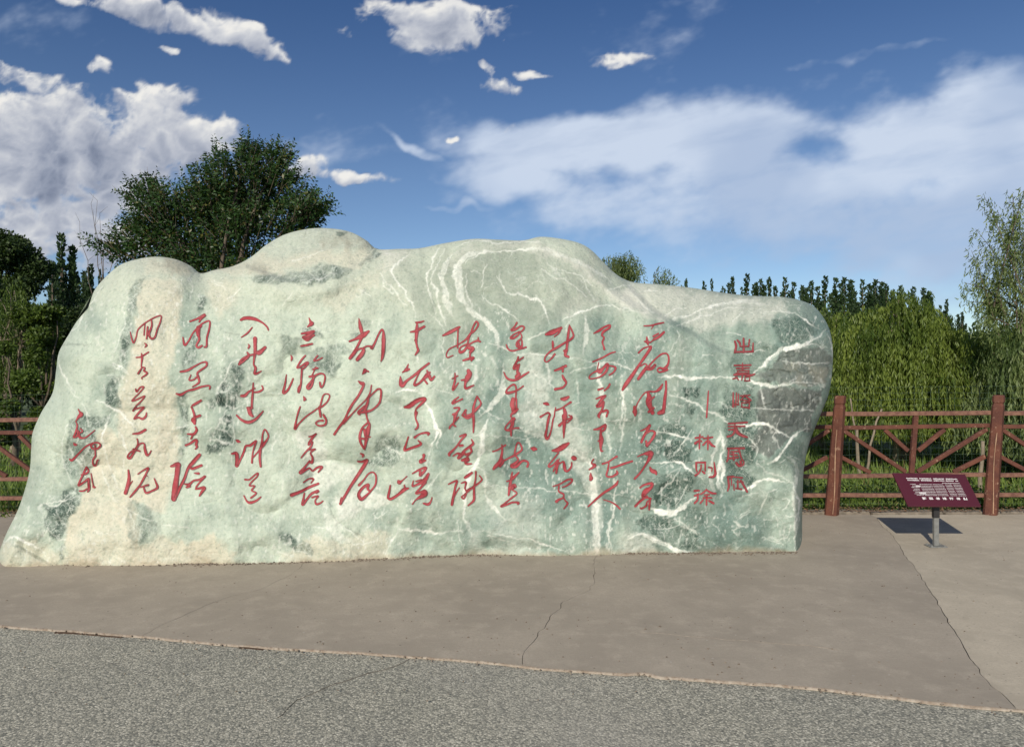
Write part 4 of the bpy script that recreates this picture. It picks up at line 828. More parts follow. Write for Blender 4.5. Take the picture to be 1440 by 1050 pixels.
c_(h1,"148 460 8 158 490 22 150 520 10;98 675 10 85 770 18 65 870 26 110 845 22 150 770 18 172 715 12;305 465 14 265 510 18 215 595 16 260 580 18 320 540 20 335 550 20 290 600 18 265 610 18;268 610 20 262 700 18 255 790 18 232 865 20 228 820 14 260 770 12;440 465 14 400 520 16 450 510 12 490 488 12;385 615 12 440 600 18;350 695 20 400 690 24 375 740 20 330 800 26 340 825 26 375 790 20 400 700 20 450 665 18 500 665 16 520 700 16 505 780 16 475 810 18 465 760 20;420 590 12 370 700 12"),
c_(h1,"285 910 8 300 940 30 290 955 14;425 1050 14 490 1020 16 550 960 14 570 900 14 530 882 12 500 905 14 480 970 16 460 1050 16",h2,"240 -25 14 220 30 16 200 110 14 185 205 26 220 160 16 300 80 14 400 10 14;440 -20 20 450 40 22 455 80 18;485 60 20 515 120 20 500 165 18 440 175 16 405 150 14 430 125 14 480 120 20"),
c_(h2,"330 290 10 370 285 20 410 258 14 370 305 20 340 350 28 330 375 20;345 355 20 372 345 12 350 400 18 300 450 16 250 512 12;340 430 12 400 420 12 350 460 14 370 510 18 365 560 26 340 560 16;340 545 16 290 610 20 240 670 30 300 640 20 340 620 14 370 650 14 420 615 20 470 610 22 430 665 12"),
c_(h2,"275 772 12 330 735 14 380 735 16 355 780 10;150 905 34 240 870 26 340 820 24 430 785 22;285 885 14 275 940 18 265 1005 26 310 950 20 360 890 22 430 860 26 410 880 20;365 930 16 430 915 14 400 960 14 410 1000 20 450 990 16 480 968 10"),
c_(k1,"145 75 22 180 58 32 240 55 36 310 70 30 380 105 18 430 150 16 445 185 14;268 158 12 215 220 16 150 265 10"),
c_(k1,"300 280 40 300 330 34 300 420 30 290 500 20 285 560 16 305 600 24 295 660 24 330 655 20 370 632 8;225 340 8 238 360 18 225 385 14;125 560 22 150 510 16 215 470 18 290 450 16;215 430 16 230 465 26 180 520 20 130 560 18;310 430 30 350 430 44 410 375 26"),
c_(k1,"280 765 12 275 850 18 268 950 22 262 1040 20;150 905 24 190 900 30 230 860 18 300 820 10;290 865 14 340 860 20 385 830 16 375 795 14;215 1035 20 265 1035 24",k2,"225 0 40 240 50 36 262 72 24;95 65 16 150 115 24 220 138 28 290 110 24 340 60 18 375 20 10"),
c_(k2,"90 325 10 110 338 30 130 345 12;45 470 18 90 465 30 100 520 34 95 600 26 130 540 18 170 450 20 190 390 20 240 380 24 300 335 18 280 400 14 262 480 14 256 565 18;265 510 14 320 450 14 370 380 30 410 330 18 430 280 14 395 215 14 370 260 14 362 350 20 345 430 24 340 520 24 348 605 18"),
c_(k2,"185 742 18 230 740 14 290 690 14 320 675 14 310 710 14 260 760 14 230 805 14 285 808 12 255 850 16 265 865 14 300 880 14 290 900 16 245 935 16;172 912 12 200 965 16 235 985 26 300 965 20 350 925 12"),
c_(l1,"250 130 16 330 100 20 410 60 30 370 100 24 350 135 16;172 305 12 190 385 24 230 350 16 280 260 14 350 180 14 420 135 16 465 130 16 460 210 18 435 310 18 430 400 20 405 410 14;375 180 16 330 230 30 345 290 24 350 330 20 320 390 18 340 415 24 380 395 18;340 200 40 340 280 34"),
c_(l1,"145 680 18 220 665 24 300 620 16 380 580 14 430 578 20 425 620 18 370 660 20 330 695 18 340 740 24 350 790 20 320 820 16 275 845 10;258 715 10 240 770 14 290 765 14 340 720 14;100 920 16 150 930 26 220 890 16 300 870 24 370 845 20 440 832 16 468 840 16 462 870 12"),
c_(l1,"370 995 20 320 1025 26 275 1050 20",l2,"255 15 16 275 60 20 290 120 24 280 150 50 290 190 24;290 125 24 345 105 24"),
c_(l2,"300 225 16 310 260 24 280 300 26 215 300 14;270 310 16 250 350 14;195 418 20 240 400 20 290 365 24 315 370 20 305 410 24 315 435 20 295 460 10"),
c_(l2,"40 640 18 110 620 46 112 650 46 100 750 46 85 850 50 70 980 50;90 960 30 130 870 26 180 770 24 220 660 24 270 600 36 340 520 30;245 640 14 265 665 24 360 630 24;290 712 12 330 715 24;180 825 12 230 830 24 280 790 16 340 780 20 400 745 20 350 800 16 305 860 16 320 875 20;300 880 14 390 865 30 365 910 24 340 950 14;205 860 20 240 850 16"),
c_(m1,"140 245 8 155 310 14 175 365 14 205 300 12 225 220 12 300 150 12 400 90 12 475 68 12 470 130 14 435 220 14 410 300 18 375 320 20 345 290 18;300 160 10 290 280 12;370 110 14 375 180 16 345 260 24 350 290 18;330 190 16 318 320 14"),
c_(m1,"300 370 12 318 390 18 298 415 8;205 525 12 260 515 14 340 465 14;262 480 10 270 520 20 262 600 12 265 630 14 300 635 12 290 670 18 325 690 16 310 715 16 265 745 12 270 760 10;270 630 12 225 700 16"),
c_(m1,"200 870 14 210 900 14 250 850 14 288 848 14 240 910 12 190 960 12 160 1000 14 220 980 14 298 945 12 260 1000 14 205 1050 12",m2,"165 55 16 190 35 14 280 18 14 230 70 20 175 140 14 220 125 16 265 140 22 300 110 18 305 75 10;195 5 10 165 50 14"),
c_(m2,"162 298 12 230 290 24 295 255 22"),
c_(m2,"208 350 12 215 400 14 190 460 20 130 500 16 108 540 18 130 555 24 170 500 18 230 410 16 280 400 14 290 460 24 310 520 24 335 510 14 355 475 10;170 460 20 235 480 14"),
c_(m2,"115 680 14 122 760 28 110 840 34 85 920 34;125 840 14 158 795 8;215 722 10 260 690 12 325 658 18 300 720 16 280 760 20 235 840 16 180 910 20 132 965 12;285 740 12 310 740 10;230 860 12 280 850 14 330 835 16 280 850 14 285 890 16 305 920 20 360 900 18 420 865 22 405 810 16 388 768 10"),
c_(s1_,"232 78 8 250 110 20 265 135 44 235 165 26 210 205 10;205 210 8 222 260 16 200 340 18 180 385 14 220 370 18 230 310 16 240 345 20 250 385 24 300 392 16 350 360 12 415 308 8;255 290 12 280 320 14 240 340 14"),
c_(s1_,"185 450 12 198 465 30 215 465 14;140 625 16 165 635 24 230 570 16 310 490 16 390 450 16 450 445 16 475 475 18 440 510 20 390 510 16 370 480 16 390 460 14;415 470 12 420 580 14;420 590 18 390 640 14 400 690 18 425 690 18 440 640 14 455 630 10"),
c_(s1_,"322 708 14 345 755 18 310 785 20 265 795 12;320 715 18 280 800 18 240 890 18 240 910 20 300 870 18 345 835 16 345 880 24 350 950 24 335 980 14;248 972 16 290 970 16 330 945 12;372 780 10 385 860 12 395 905 12 400 928 24 415 930 16"),
c_(x1,"153 55 8 148 130 12 138 270 12"),
c_(z1,"70 180 20 160 165 18;125 140 16 120 200 20 118 310 16;115 210 16 70 245 30;140 215 16 150 225 10;170 185 14 280 170 18;225 150 14 225 220 20 222 320 16;215 210 16 165 265 20;235 215 20 270 265 28 310 285 14"),
c_(z1,"80 490 24 80 560 18 90 590 16;75 480 16 190 480 22;190 480 20 190 580 16;140 510 16 135 560 16 110 610 20 70 640 24;155 590 16 180 610 24;230 540 14 270 545 16;300 480 14 310 560 22 315 620 30 290 655 24 240 660 16;275 550 14 270 590 12"),
c_(z1,"115 825 16 60 830 24;110 870 20 60 890 20;100 880 22 95 940 20 60 980 22;205 810 14 180 840 18 135 870 16;215 825 18 270 855 24 320 862 18;180 880 16 240 875 16;165 915 16 270 915 16;210 885 20 205 1000 20;165 940 16 130 980 20;235 950 18 290 980 26"),
c_(y1,"205 130 20 220 190 26 205 265 24;205 260 20 430 255 20;235 115 18 265 150 24 270 190 14;312 95 22 315 260 26;270 190 14 360 190 14;385 110 18 375 190 18;430 150 14 425 255 22"),
c_(y1,"200 425 18 400 420 18;300 400 14 300 470 20;225 460 16 380 455 16;235 490 14 380 488 14;240 490 14 250 520 12;375 490 14 370 520 12;200 540 26 300 535 18 400 545 24 450 530 14;220 520 14 380 515 14;180 590 14 230 575 24;300 540 20 290 605 14;220 570 14 250 600 14;330 565 14 330 610 16;330 565 14 385 565 14 385 610 14;325 615 14 390 612 14"),
c_(y1,"185 760 14 185 930 26;225 765 14 215 930 14;185 900 20 250 905 18;250 780 16 245 910 14;275 800 14 390 790 14;330 790 14 280 850 14;330 800 14 400 850 20;270 850 12 400 860 14;290 885 14 385 880 14;290 880 14 290 935 14;385 885 12 380 950 20;285 935 14 380 945 16"),
c_(y2,"170 135 20 400 118 20;170 170 18 370 165 18;250 130 14 245 230 24 210 280 20 160 295 24;170 210 14 230 205 20;260 180 30 280 240 40 340 280 30 400 300 20"),
c_(y2,"160 440 22 360 435 24;175 440 22 165 560 22 150 600 18;200 480 16 300 475 16;200 510 18 280 520 18;190 560 20 290 550 18;300 450 20 330 560 18 360 600 12;230 480 20 235 580 20;270 620 30 300 650 30 350 640 20 360 610 14;320 600 30 330 650 24"),
c_(y2,"160 790 22 230 785 24;165 800 24 175 900 24 160 960 18;205 800 16 210 890 14;250 790 14 340 800 18;235 880 14 240 950 14;285 830 16 285 930 24;260 930 14 330 940 18;320 830 18 350 880 24 400 970 24;270 850 14 350 850 14"),
]

def stroke_geo(P, so):
    """P rows x,y,w in photo units -> verts(px,py,lift), quads, tint ; a shallow V cut with round ends"""
    P = np.array(P, float)
    if len(P) == 1: P = np.vstack([P, P+[.6, .3, 0]])
    Q = spline(P, .8); Q[:, 2] = np.maximum(Q[:, 2], .55)
    s = np.arange(len(Q)); Q[:, 2] *= 1.10+.16*vnoise(s/3., s*0+so*3.1, 2)
    d = np.gradient(Q[:, :2], axis=0); d /= np.linalg.norm(d, axis=1)[:, None]+1e-9
    # round ends
    def cap(q, dd, sgn):
        r = q[2]/2; out = []
        for th in (30, 55, 75, 88):
            out.append([*(q[:2]+sgn*dd*r*math.sin(R(th))), q[2]*math.cos(R(th)), *dd])
        return out
    rows = [[*q, *dd] for q, dd in zip(Q, d)]
    rows = cap(Q[0], d[0], -1)[::-1]+rows+cap(Q[-1], d[-1], 1)
    rows = np.array(rows); n = np.stack([-rows[:, 4], rows[:, 3]], 1); hw = rows[:, 2]/2
    prof = [(-1, .0034, 1.), (-.55, .0022, .35), (.1, .0012, 0.), (.7, .0022, .1), (1, .0034, .75)]  # last value darkens the edges: shade of an engraved cut, painted into the tint
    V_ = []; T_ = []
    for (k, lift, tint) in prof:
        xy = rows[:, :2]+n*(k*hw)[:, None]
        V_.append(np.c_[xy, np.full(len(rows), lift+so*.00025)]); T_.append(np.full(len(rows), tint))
    m_ = len(rows); i = np.arange(m_-1); F_ = []
    for k in range(4):
        F_.append(np.stack([i+k*m_, i+(k+1)*m_, i+1+(k+1)*m_, i+1+k*m_], 1))
    return np.vstack(V_), np.vstack(F_), np.concatenate(T_)
for ci, ch in enumerate(CHARS):
    VV, FF, TT = [], [], []; n0 = 0; k = 0
    for (ox, oy, s_, txt) in ch:
        for q in grp(ox, oy, s_, txt):
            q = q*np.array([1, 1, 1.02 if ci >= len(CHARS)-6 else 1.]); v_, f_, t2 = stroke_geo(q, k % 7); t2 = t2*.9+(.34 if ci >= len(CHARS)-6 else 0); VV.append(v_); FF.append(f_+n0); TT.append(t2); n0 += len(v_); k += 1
    VV = np.vstack(VV); FF = np.vstack(FF); TT = np.concatenate(TT)
    D = depth_front(VV[:, 0], VV[:, 1]); pos = at(VV[:, 0], VV[:, 1], D)
    vd = pos-np.array([0, 0, EYE]); vd /= np.linalg.norm(vd, axis=1)[:, None]
    pos = pos-vd*(VV[:, 2]*1.2+.0025)[:, None]
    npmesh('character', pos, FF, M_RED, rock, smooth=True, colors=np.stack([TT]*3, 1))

# ------------------------------------------------------------------ fence
def mat_wood():
    m, t, b = new_mat('red_brown_painted_wood')
    tc_ = t.node('ShaderNodeTexCoord').outputs['Object']
    mp = t.node('ShaderNodeMapping'); t.l.new(tc_, mp.inputs[0]); mp.inputs['Scale'].default_value = (1, 1, 1)
    p = mp.outputs[0]
    n = t.noise(p, 7, 5, .65, .4); g = t.noise(p, 60, 4, .7, 2.0); nn = t.noise(p, 22, 4, .7)
    c = t.mix(t.mr(n, .3, .7), (.150,.055,.033), (.085,.031,.022))
    c = t.mix(t.mr(g, .45, .8, 0, .5), c, (.19,.080,.055))
    c = t.mix(t.mr(nn, .58, .74, 0, .75), c, (.42,.27,.18))
    t.l.new(c, b.inputs['Base Color']); b.inputs['Roughness'].default_value = .7; b.inputs['Specular IOR Level'].default_value = .3
    bump(t, b, t.m('ADD', g, t.m('MULTIPLY', nn, .6)), .4, .006)
    return m
M_WOOD = mat_wood()
M_WORN = mat_flat('bare_wood', (.46,.29,.18), .85, .3, 30)
M_WOODT = mat_flat('sun_worn_wood', (.235,.120,.078), .8, .45, 20, (.12,.050,.036))
M_WIRE = mat_flat('green_wire', (.08,.13,.09), .6, .2, 5)
M_CURB = mat_flat('kerb_stone', (.26,.215,.165), .9, .45, 14)
fence = empty('wooden_fence', (FY0[0], FY0[1], 0), label='red-brown timber rail fence with diagonal braces and wire mesh behind the boulder', cat='fence')
def P3(x, z, dy=0.): return Vector((x-FY0[0], fence_y(x)-FY0[1]+dy, z))
SH = math.tan(R(4.4))                        # the whole fence leans a little sideways
posts_x = [FY0[0]+.0+1.63*k for k in range(1, 5)][::-1]+[FY0[0]-1.553*k for k in range(0, 8)]
posts_x = sorted(posts_x)
def post(x, k):
    mb = MB(); h = 1.245+rnd.uniform(-.01, .012); rz = R(24+rnd.uniform(-3, 3)); lean = SH+rnd.uniform(-.006, .006)
    base = P3(x, 0, -.045)
    secs = [(-.03, .064), (.30, .061), (.9, .055), (1.13, .053), (1.145, .046), (1.16, .046), (1.172, .053), (h-.012, .052), (h, .044)]
    for (z, r) in secs:
        for j in range(8):
            a = rz+math.pi/4*j+(R(9) if j % 2 else -R(9))          # square with broad chamfers
            rr = r*1.13
            mb.v.append((base.x-.055+lean*z*1.0+math.cos(a)*rr, base.y+math.sin(a)*rr, z))
    for i in range(len(secs)-1):
        for j in range(8): mb.f.append((i*8+j, i*8+(j+1) % 8, (i+1)*8+(j+1) % 8, (i+1)*8+j))
    mb.f.append(tuple(range((len(secs)-1)*8, len(secs)*8)))
    o = mb.build('post', M_WOOD, fence)
    # pale split running up the arris
    s = MB(); a = rz+math.pi/4*5-R(2); pts = []
    for z in np.linspace(.02, .78+rnd.uniform(0, .3), 12):
        r = np.interp(z, [q[0] for q in secs], [q[1] for q in secs])*1.13+.0005
        aa = a+R(10)*math.sin(z*5+k)
        pts.append((base.x-.055+lean*z+math.cos(aa)*r, base.y+math.sin(aa)*r, z))
    s.tube(pts, [.0045*(.5+rnd.random()) for _ in pts], 4); s.build('split', M_WORN, o)
    c = MB(); zt = h; r = .030
    return o
def rail(x0, x1, z, hgt, thick, dy=0., worn=True):
    wob = rnd.uniform(-.006, .006)
    a = P3(x0+SH*z, z+wob, dy); b_ = P3(x1+SH*z, z-wob, dy)
    mb = MB(); n = 5; prev = None
    pts = [a.lerp(b_, t)+Vector((0, rnd.uniform(-.003, .003), rnd.uniform(-.003, .003))) for t in np.linspace(0, 1, n)]
    for i, p in enumerate(pts):
        for (dy_, dz) in ((-thick/2,-hgt/2),(thick/2,-hgt/2),(thick/2,hgt/2),(-thick/2,hgt/2)):
            mb.v.append((p.x, p.y+dy_, p.z+dz))
    for i in range(n-1):
        for j in range(4): mb.f.append((i*4+j, (i+1)*4+j, (i+1)*4+(j+1) % 4, i*4+(j+1) % 4))
    mb.f.append((0,1,2,3)); k = (n-1)*4; mb.f.append((k+3,k+2,k+1,k))
    return mb.build('rail', M_WOODT if worn else M_WOOD, fence, bevel=.004)
def brace(x0, z0, x1, z1, dy=0.):
    mb = MB(); a = P3(x0+SH*z0, z0, dy); b_ = P3(x1+SH*z1, z1, dy); mb.bar(a, b_, .035, .042)
    return mb.build('brace', M_WOOD, fence, bevel=.004)
for k, (xa, xb) in enumerate(zip(posts_x[:-1], posts_x[1:])):
    L = xb-xa; e = .05; xm = (xa+xb)/2-.055
    xa_, xb_ = xa-.055+e, xb-.055-e
    rail(xa_, xb_, 1.055, .045, .050); rail(xa_, xb_, .915, .042, .045, worn=False); rail(xa_, xb_, .405, .042, .045); rail(xa_, xb_, .195, .042, .045)
    st = MB(); st.bar(P3(xm+SH*.427, .428), P3(xm+SH*1.03, 1.031), .04, .05); st.build('stud', M_WOOD, fence, bevel=.004)
    w_ = (xb_-xa_)/2
    for s_ in (-1, 1):
        X = lambda t: xm+s_*(w_-.0)*(1-t)+s_*.03*t
        brace(X(.03), .885, X(.96), .44, .002)
        brace(X(.62), .885, X(.97), .66, .004)
        brace(X(.03), .60, X(.46), .435, -.002)
for k, x in enumerate(posts_x): post(x, k)
# wire mesh hung on the far side
def wires():
    V_, F_ = [], []; n0 = 0
    x0, x1 = posts_x[0], posts_x[-1]
    def wire(a, b_, r=.0014, seg=1):
        nonlocal n0
        a = np.array(a, float); b_ = np.array(b_, float); pts = [a+(b_-a)*k/seg+rng.normal(0, .0035, 3)*(0 < k < seg) for k in range(seg+1)]
        d = (b_-a)/np.linalg.norm(b_-a); u_ = np.cross(d, [0, 1, 0]); u_ /= np.linalg.norm(u_)+1e-9; w_ = np.cross(d, u_)
        for p in pts:
            for t in (0, 120, 240): V_.append(p+(u_*math.cos(R(t))+w_*math.sin(R(t)))*r)
        for k in range(seg):
            for j in range(3): F_.append((n0+k*3+j, n0+k*3+(j+1) % 3, n0+(k+1)*3+(j+1) % 3, n0+(k+1)*3+j))
        n0 += 3*(seg+1)
    for z in list(np.arange(.03, 1.34, .065)):
        wire(P3(x0, z, .06), P3(x1, z, .06), .0010, 60)
    for x in np.arange(x0, x1, .085):
        wire(P3(x, .01, .063), P3(x+.0, 1.33, .063), .0009, 5)
    return npmesh('wire_mesh', np.array(V_), np.array(F_), M_WIRE, fence)
wires()['kind'] = 'stuff'
# low kerb stones under the fence
kerb = empty('fence_kerb', (0, 0, 0), kind='structure')
x = posts_x[0]-.3
while x < posts_x[-1]:
    L = rnd.uniform(.55, .95); mb = MB(); x2 = x+L-.012; h = .018+rnd.uniform(-.006, .006)
    y0, y1 = fence_y(x)-.02, fence_y(x)+.13
    mb.box(x, x2, y0, y1, -.14, h); mb.build('kerb_stone', M_CURB, kerb, bevel=.008); x += L
# dry leaves and grit blown against the kerb
def litter():
    n = 5200; X = rng.uniform(posts_x[0], posts_x[-1], n); Y = np.array([fence_y(x_) for x_ in X])-.05+np.abs(rng.normal(0, .09, n))+.02
    z = np.full(n, .022)+rng.uniform(0, .012, n); Y = Y+rng.uniform(-.02, .25, n)*(rng.random(n) < .5)
    s = rng.uniform(.008, .024, n); a = rng.uniform(0, 6.28, n)
    dx, dy = np.cos(a)*s, np.sin(a)*s
    q = np.stack([np.c_[X-dx, Y-dy, z], np.c_[X+dy*.4, Y-dx*.4, z+.008], np.c_[X+dx, Y+dy, z+rng.uniform(0, .012, n)], np.c_[X-dy*.4, Y+dx*.4, z+.004]], 1).reshape(-1, 3)
    o = npmesh('leaf_litter', q, np.arange(4*n).reshape(-1, 4), mat_flat('dry_leaf', (.30,.17,.09), .9, .6, 50)); return tag(o, kind='stuff')
litter()

# ------------------------------------------------------------------ information sign
sgx, sgy = gnd(1316., 768.)[:2]
sign = empty('information_sign', (sgx, sgy, 0), label='low dark red lectern sign on a grey metal post beside the boulder', cat='sign')
M_MAR = mat_flat('maroon_enamel', (.085,.016,.026), .38, .15, 3, bs=.05)
M_STEEL = mat_flat('grey_steel', (.22,.22,.205), .45, .25, 25, bs=.1)
M_TXT = mat_flat('white_print', (.74,.70,.68), .6, .1, 30, bs=0)
def local(p): return Vector(p)-Vector((sgx, sgy, 0))
FL, FR = local(at(1277., 711., 6.29)), local(at(1380., 711.5, 6.26))
BL, BR = local(at(1255., 664.5, 6.60)), local(at(1357., 666.5, 6.56))
nrm = (FR-FL).cross(BL-FL).normalized()
mb = MB(); th = .016
mb.add([FL, FR, BR, BL, FL-nrm*th, FR-nrm*th, BR-nrm*th, BL-nrm*th], [(0,1,2,3),(7,6,5,4),(0,4,5,1),(1,5,6,2),(2,6,7,3),(3,7,4,0)])
board = mb.build('board', M_MAR, sign, bevel=.002)
mb = MB(); mb.box(-.021, .021, -.016, .016, .008, .29); mb.build('post', M_STEEL, sign, bevel=.003)
mb = MB(); mb.box(-.025, .025, -.020, .020, .25, .372); mb.build('socket', mat_flat('dark_bracket', (.03,.028,.028), .5, .2), sign, bevel=.003)
mb = MB(); mb.box(-.075, .075, -.055, .055, .001, .009); pl = mb.build('base_plate', M_STEEL, sign, bevel=.002)
for (dx, dy) in ((-.055,-.038),(.055,-.038),(-.055,.038),(.055,.038)):
    mb = MB(); mb.tube([(dx, dy, .009), (dx, dy, .018)], .008, 6); mb.build('bolt', M_STEEL, pl)
def onboard(u_, v_, lift=.0015):             # u 0..1 to the right, v 0..1 downwards
    a = BL.lerp(BR, u_); b_ = FL.lerp(FR, u_); return a.lerp(b_, v_)+nrm*lift
def print_block(rows):
    mb = MB()
    for (v0, v1, spans, dens) in rows:
        for (ua, ub) in spans:
            x = ua
            while x < ub-.004:
                wd = rnd.uniform(.007, .015)*dens; x2 = min(x+wd, ub); j = rnd.uniform(-.12, .12)*(v1-v0); j2 = rnd.uniform(-.15, .1)*(v1-v0)
                mb.add([onboard(x, v1+j2), onboard(x2, v1+j2), onboard(x2, v0+j), onboard(x, v0+j)], [(0,1,2,3)])
                x = x2+rnd.uniform(.001, .0045)*dens
    return mb
rows = [(.155,.185,[(.155,.315),(.335,.50),(.525,.675),(.70,.86)],1),(.215,.245,[(.16,.32),(.345,.50),(.52,.665),(.685,.80),(.82,.86)],1),
        (.295,.310,[(.62,.86)],.8)]
for i, v_ in enumerate(np.linspace(.345, .68, 8)):
    a0 = .19 if i % 2 else .17
    rows.append((v_, v_+.013, [(a0, a0+.08+.02*(i % 3)), (.30, .47), (.48, .63), (.65, .745), (.76, .865)], .6))
rows.append((.385,.43,[(.235,.30)],.5)); rows.append((.60,.66,[(.24,.33)],.5))
print_block(rows).build('text_lines', M_TXT, board)
ttl = MB()                                    # seven large characters of the heading, set as strokes
for k in range(7):
    u0 = .245+k*.093; v0, v1 = .745, .815; w_ = .052
    for _ in range(3):
        v_ = rnd.uniform(v0, v1-.012); ttl.add([onboard(u0, v_+.016), onboard(u0+w_, v_+.016), onboard(u0+w_, v_), onboard(u0, v_)], [(0,1,2,3)])
    for _ in range(3):
        x = u0+rnd.uniform(0, w_-.01); ttl.add([onboard(x, v1, .0019), onboard(x+.009, v1, .0019), onboard(x+.012, v0, .0019), onboard(x+.002, v0, .0019)], [(0,1,2,3)])
ttl.build('heading', M_TXT, board)

# ------------------------------------------------------------------ vegetation
def mat_leaf(name, c1, c2, trans=.35, rough=.5, sc=2.5, c3=None):
    m, t, b = new_mat(name)
    p = t.node('ShaderNodeNewGeometry').outputs['Position']
    a = t.node('ShaderNodeVertexColor', layer_name='tint'); sp = t.node('ShaderNodeSeparateColor'); t.l.new(a.outputs[0], sp.inputs[0])
    c = t.mix(sp.outputs[0], c1, c2)
    c = t.mix(t.mr(t.noise(p, sc, 3, .6), .4, .7, 0, .4), c, tuple(x*.6 for x in c1))
    if c3: c = t.mix(t.m('MULTIPLY', t.m('GREATER_THAN', sp.outputs[1], .93), .8), c, c3)
    t.l.new(c, b.inputs['Base Color']); b.inputs['Roughness'].default_value = rough; b.inputs['Specular IOR Level'].default_value = .35
    tr = t.node('ShaderNodeBsdfTranslucent'); t.l.new(t.mix(1, c, (1.3,1.35,.6), 'MULTIPLY'), tr.inputs[0])
    mx = t.node('ShaderNodeMixShader'); mx.inputs[0].default_value = trans
    t.l.new(b.outputs[0], mx.inputs[1]); t.l.new(tr.outputs[0], mx.inputs[2])
    t.l.new(mx.outputs[0], m.node_tree.nodes['Material Output'].inputs[0])
    return m
M_ELM = mat_leaf('dark_leaf', (.018,.046,.012), (.062,.125,.032), .30, .42, 2.5, (.14,.13,.03))
M_WIL = mat_leaf('willow_leaf', (.065,.115,.018), (.28,.345,.07), .42, .5, 1.6)
M_WIL2 = mat_leaf('pale_willow_leaf', (.085,.135,.04), (.30,.36,.14), .42, .5, 1.6)
M_POP = mat_leaf('poplar_leaf', (.018,.042,.014), (.045,.080,.024), .2, .6, .2)
M_BUSH = mat_leaf('bush_leaf', (.045,.085,.014), (.13,.185,.03), .3, .55, .8)
M_DARKB = mat_leaf('dark_bush_leaf', (.018,.038,.010), (.055,.09,.02), .2, .6, .5)
M_GRASS = mat_leaf('grass_blade', (.10,.17,.03), (.26,.34,.08), .35, .6, .7, (.26,.20,.10))
M_BARK = mat_flat('bark', (.15,.115,.08), .9, .5, 14, bs=.6)
M_BARKP = mat_flat('pale_bark', (.30,.24,.17), .9, .4, 10, bs=.6)
M_TWIG = mat_flat('dry_twig', (.20,.16,.13), .9, .4, 10)

def unit(v): return v/(np.linalg.norm(v, axis=-1, keepdims=True)+1e-9)
def leaves(P, D, L, Wd, tint=None, seed=0, name='foliage', mat=None, parent=None, fold=0.15):
    """one pointed leaf (two triangles folded on the midrib) per row of P, along D"""
    n = len(P); D = unit(D); r = rng.normal(size=(n, 3)); S_ = unit(np.cross(D, r)); N = np.cross(S_, D)
    L = np.broadcast_to(L, n)[:, None]; Wd = np.broadcast_to(Wd, n)[:, None]
    a = P; m_ = P+D*L*.5+N*L*fold*.3; tip = P+D*L-N*L*fold*.3
    v = np.stack([a, m_+S_*Wd*.5, tip, m_-S_*Wd*.5], 1).reshape(-1, 3)
    f = np.arange(4*n).reshape(-1, 4)
    t = rng.random(n) if tint is None else tint
    t2 = rng.random(n)
    c = np.repeat(np.stack([t, t2, t], 1), 4, 0)
    return npmesh(name, v, f, mat, parent, colors=c)
def limb(mb, a, b, r0, r1, bend=.12, n=6, k=5):
    a = np.array(a, float); b = np.array(b, float); L = np.linalg.norm(b-a); off_ = rng.normal(size=3)*L*bend
    ts = np.linspace(0, 1, n); pts = [a+(b-a)*t+off_*math.sin(math.pi*t)*.6+rng.normal(size=3)*L*.012*(0 < t < 1) for t in ts]
    mb.tube(pts, [r0+(r1-r0)*t for t in ts], k); return np.array(pts)

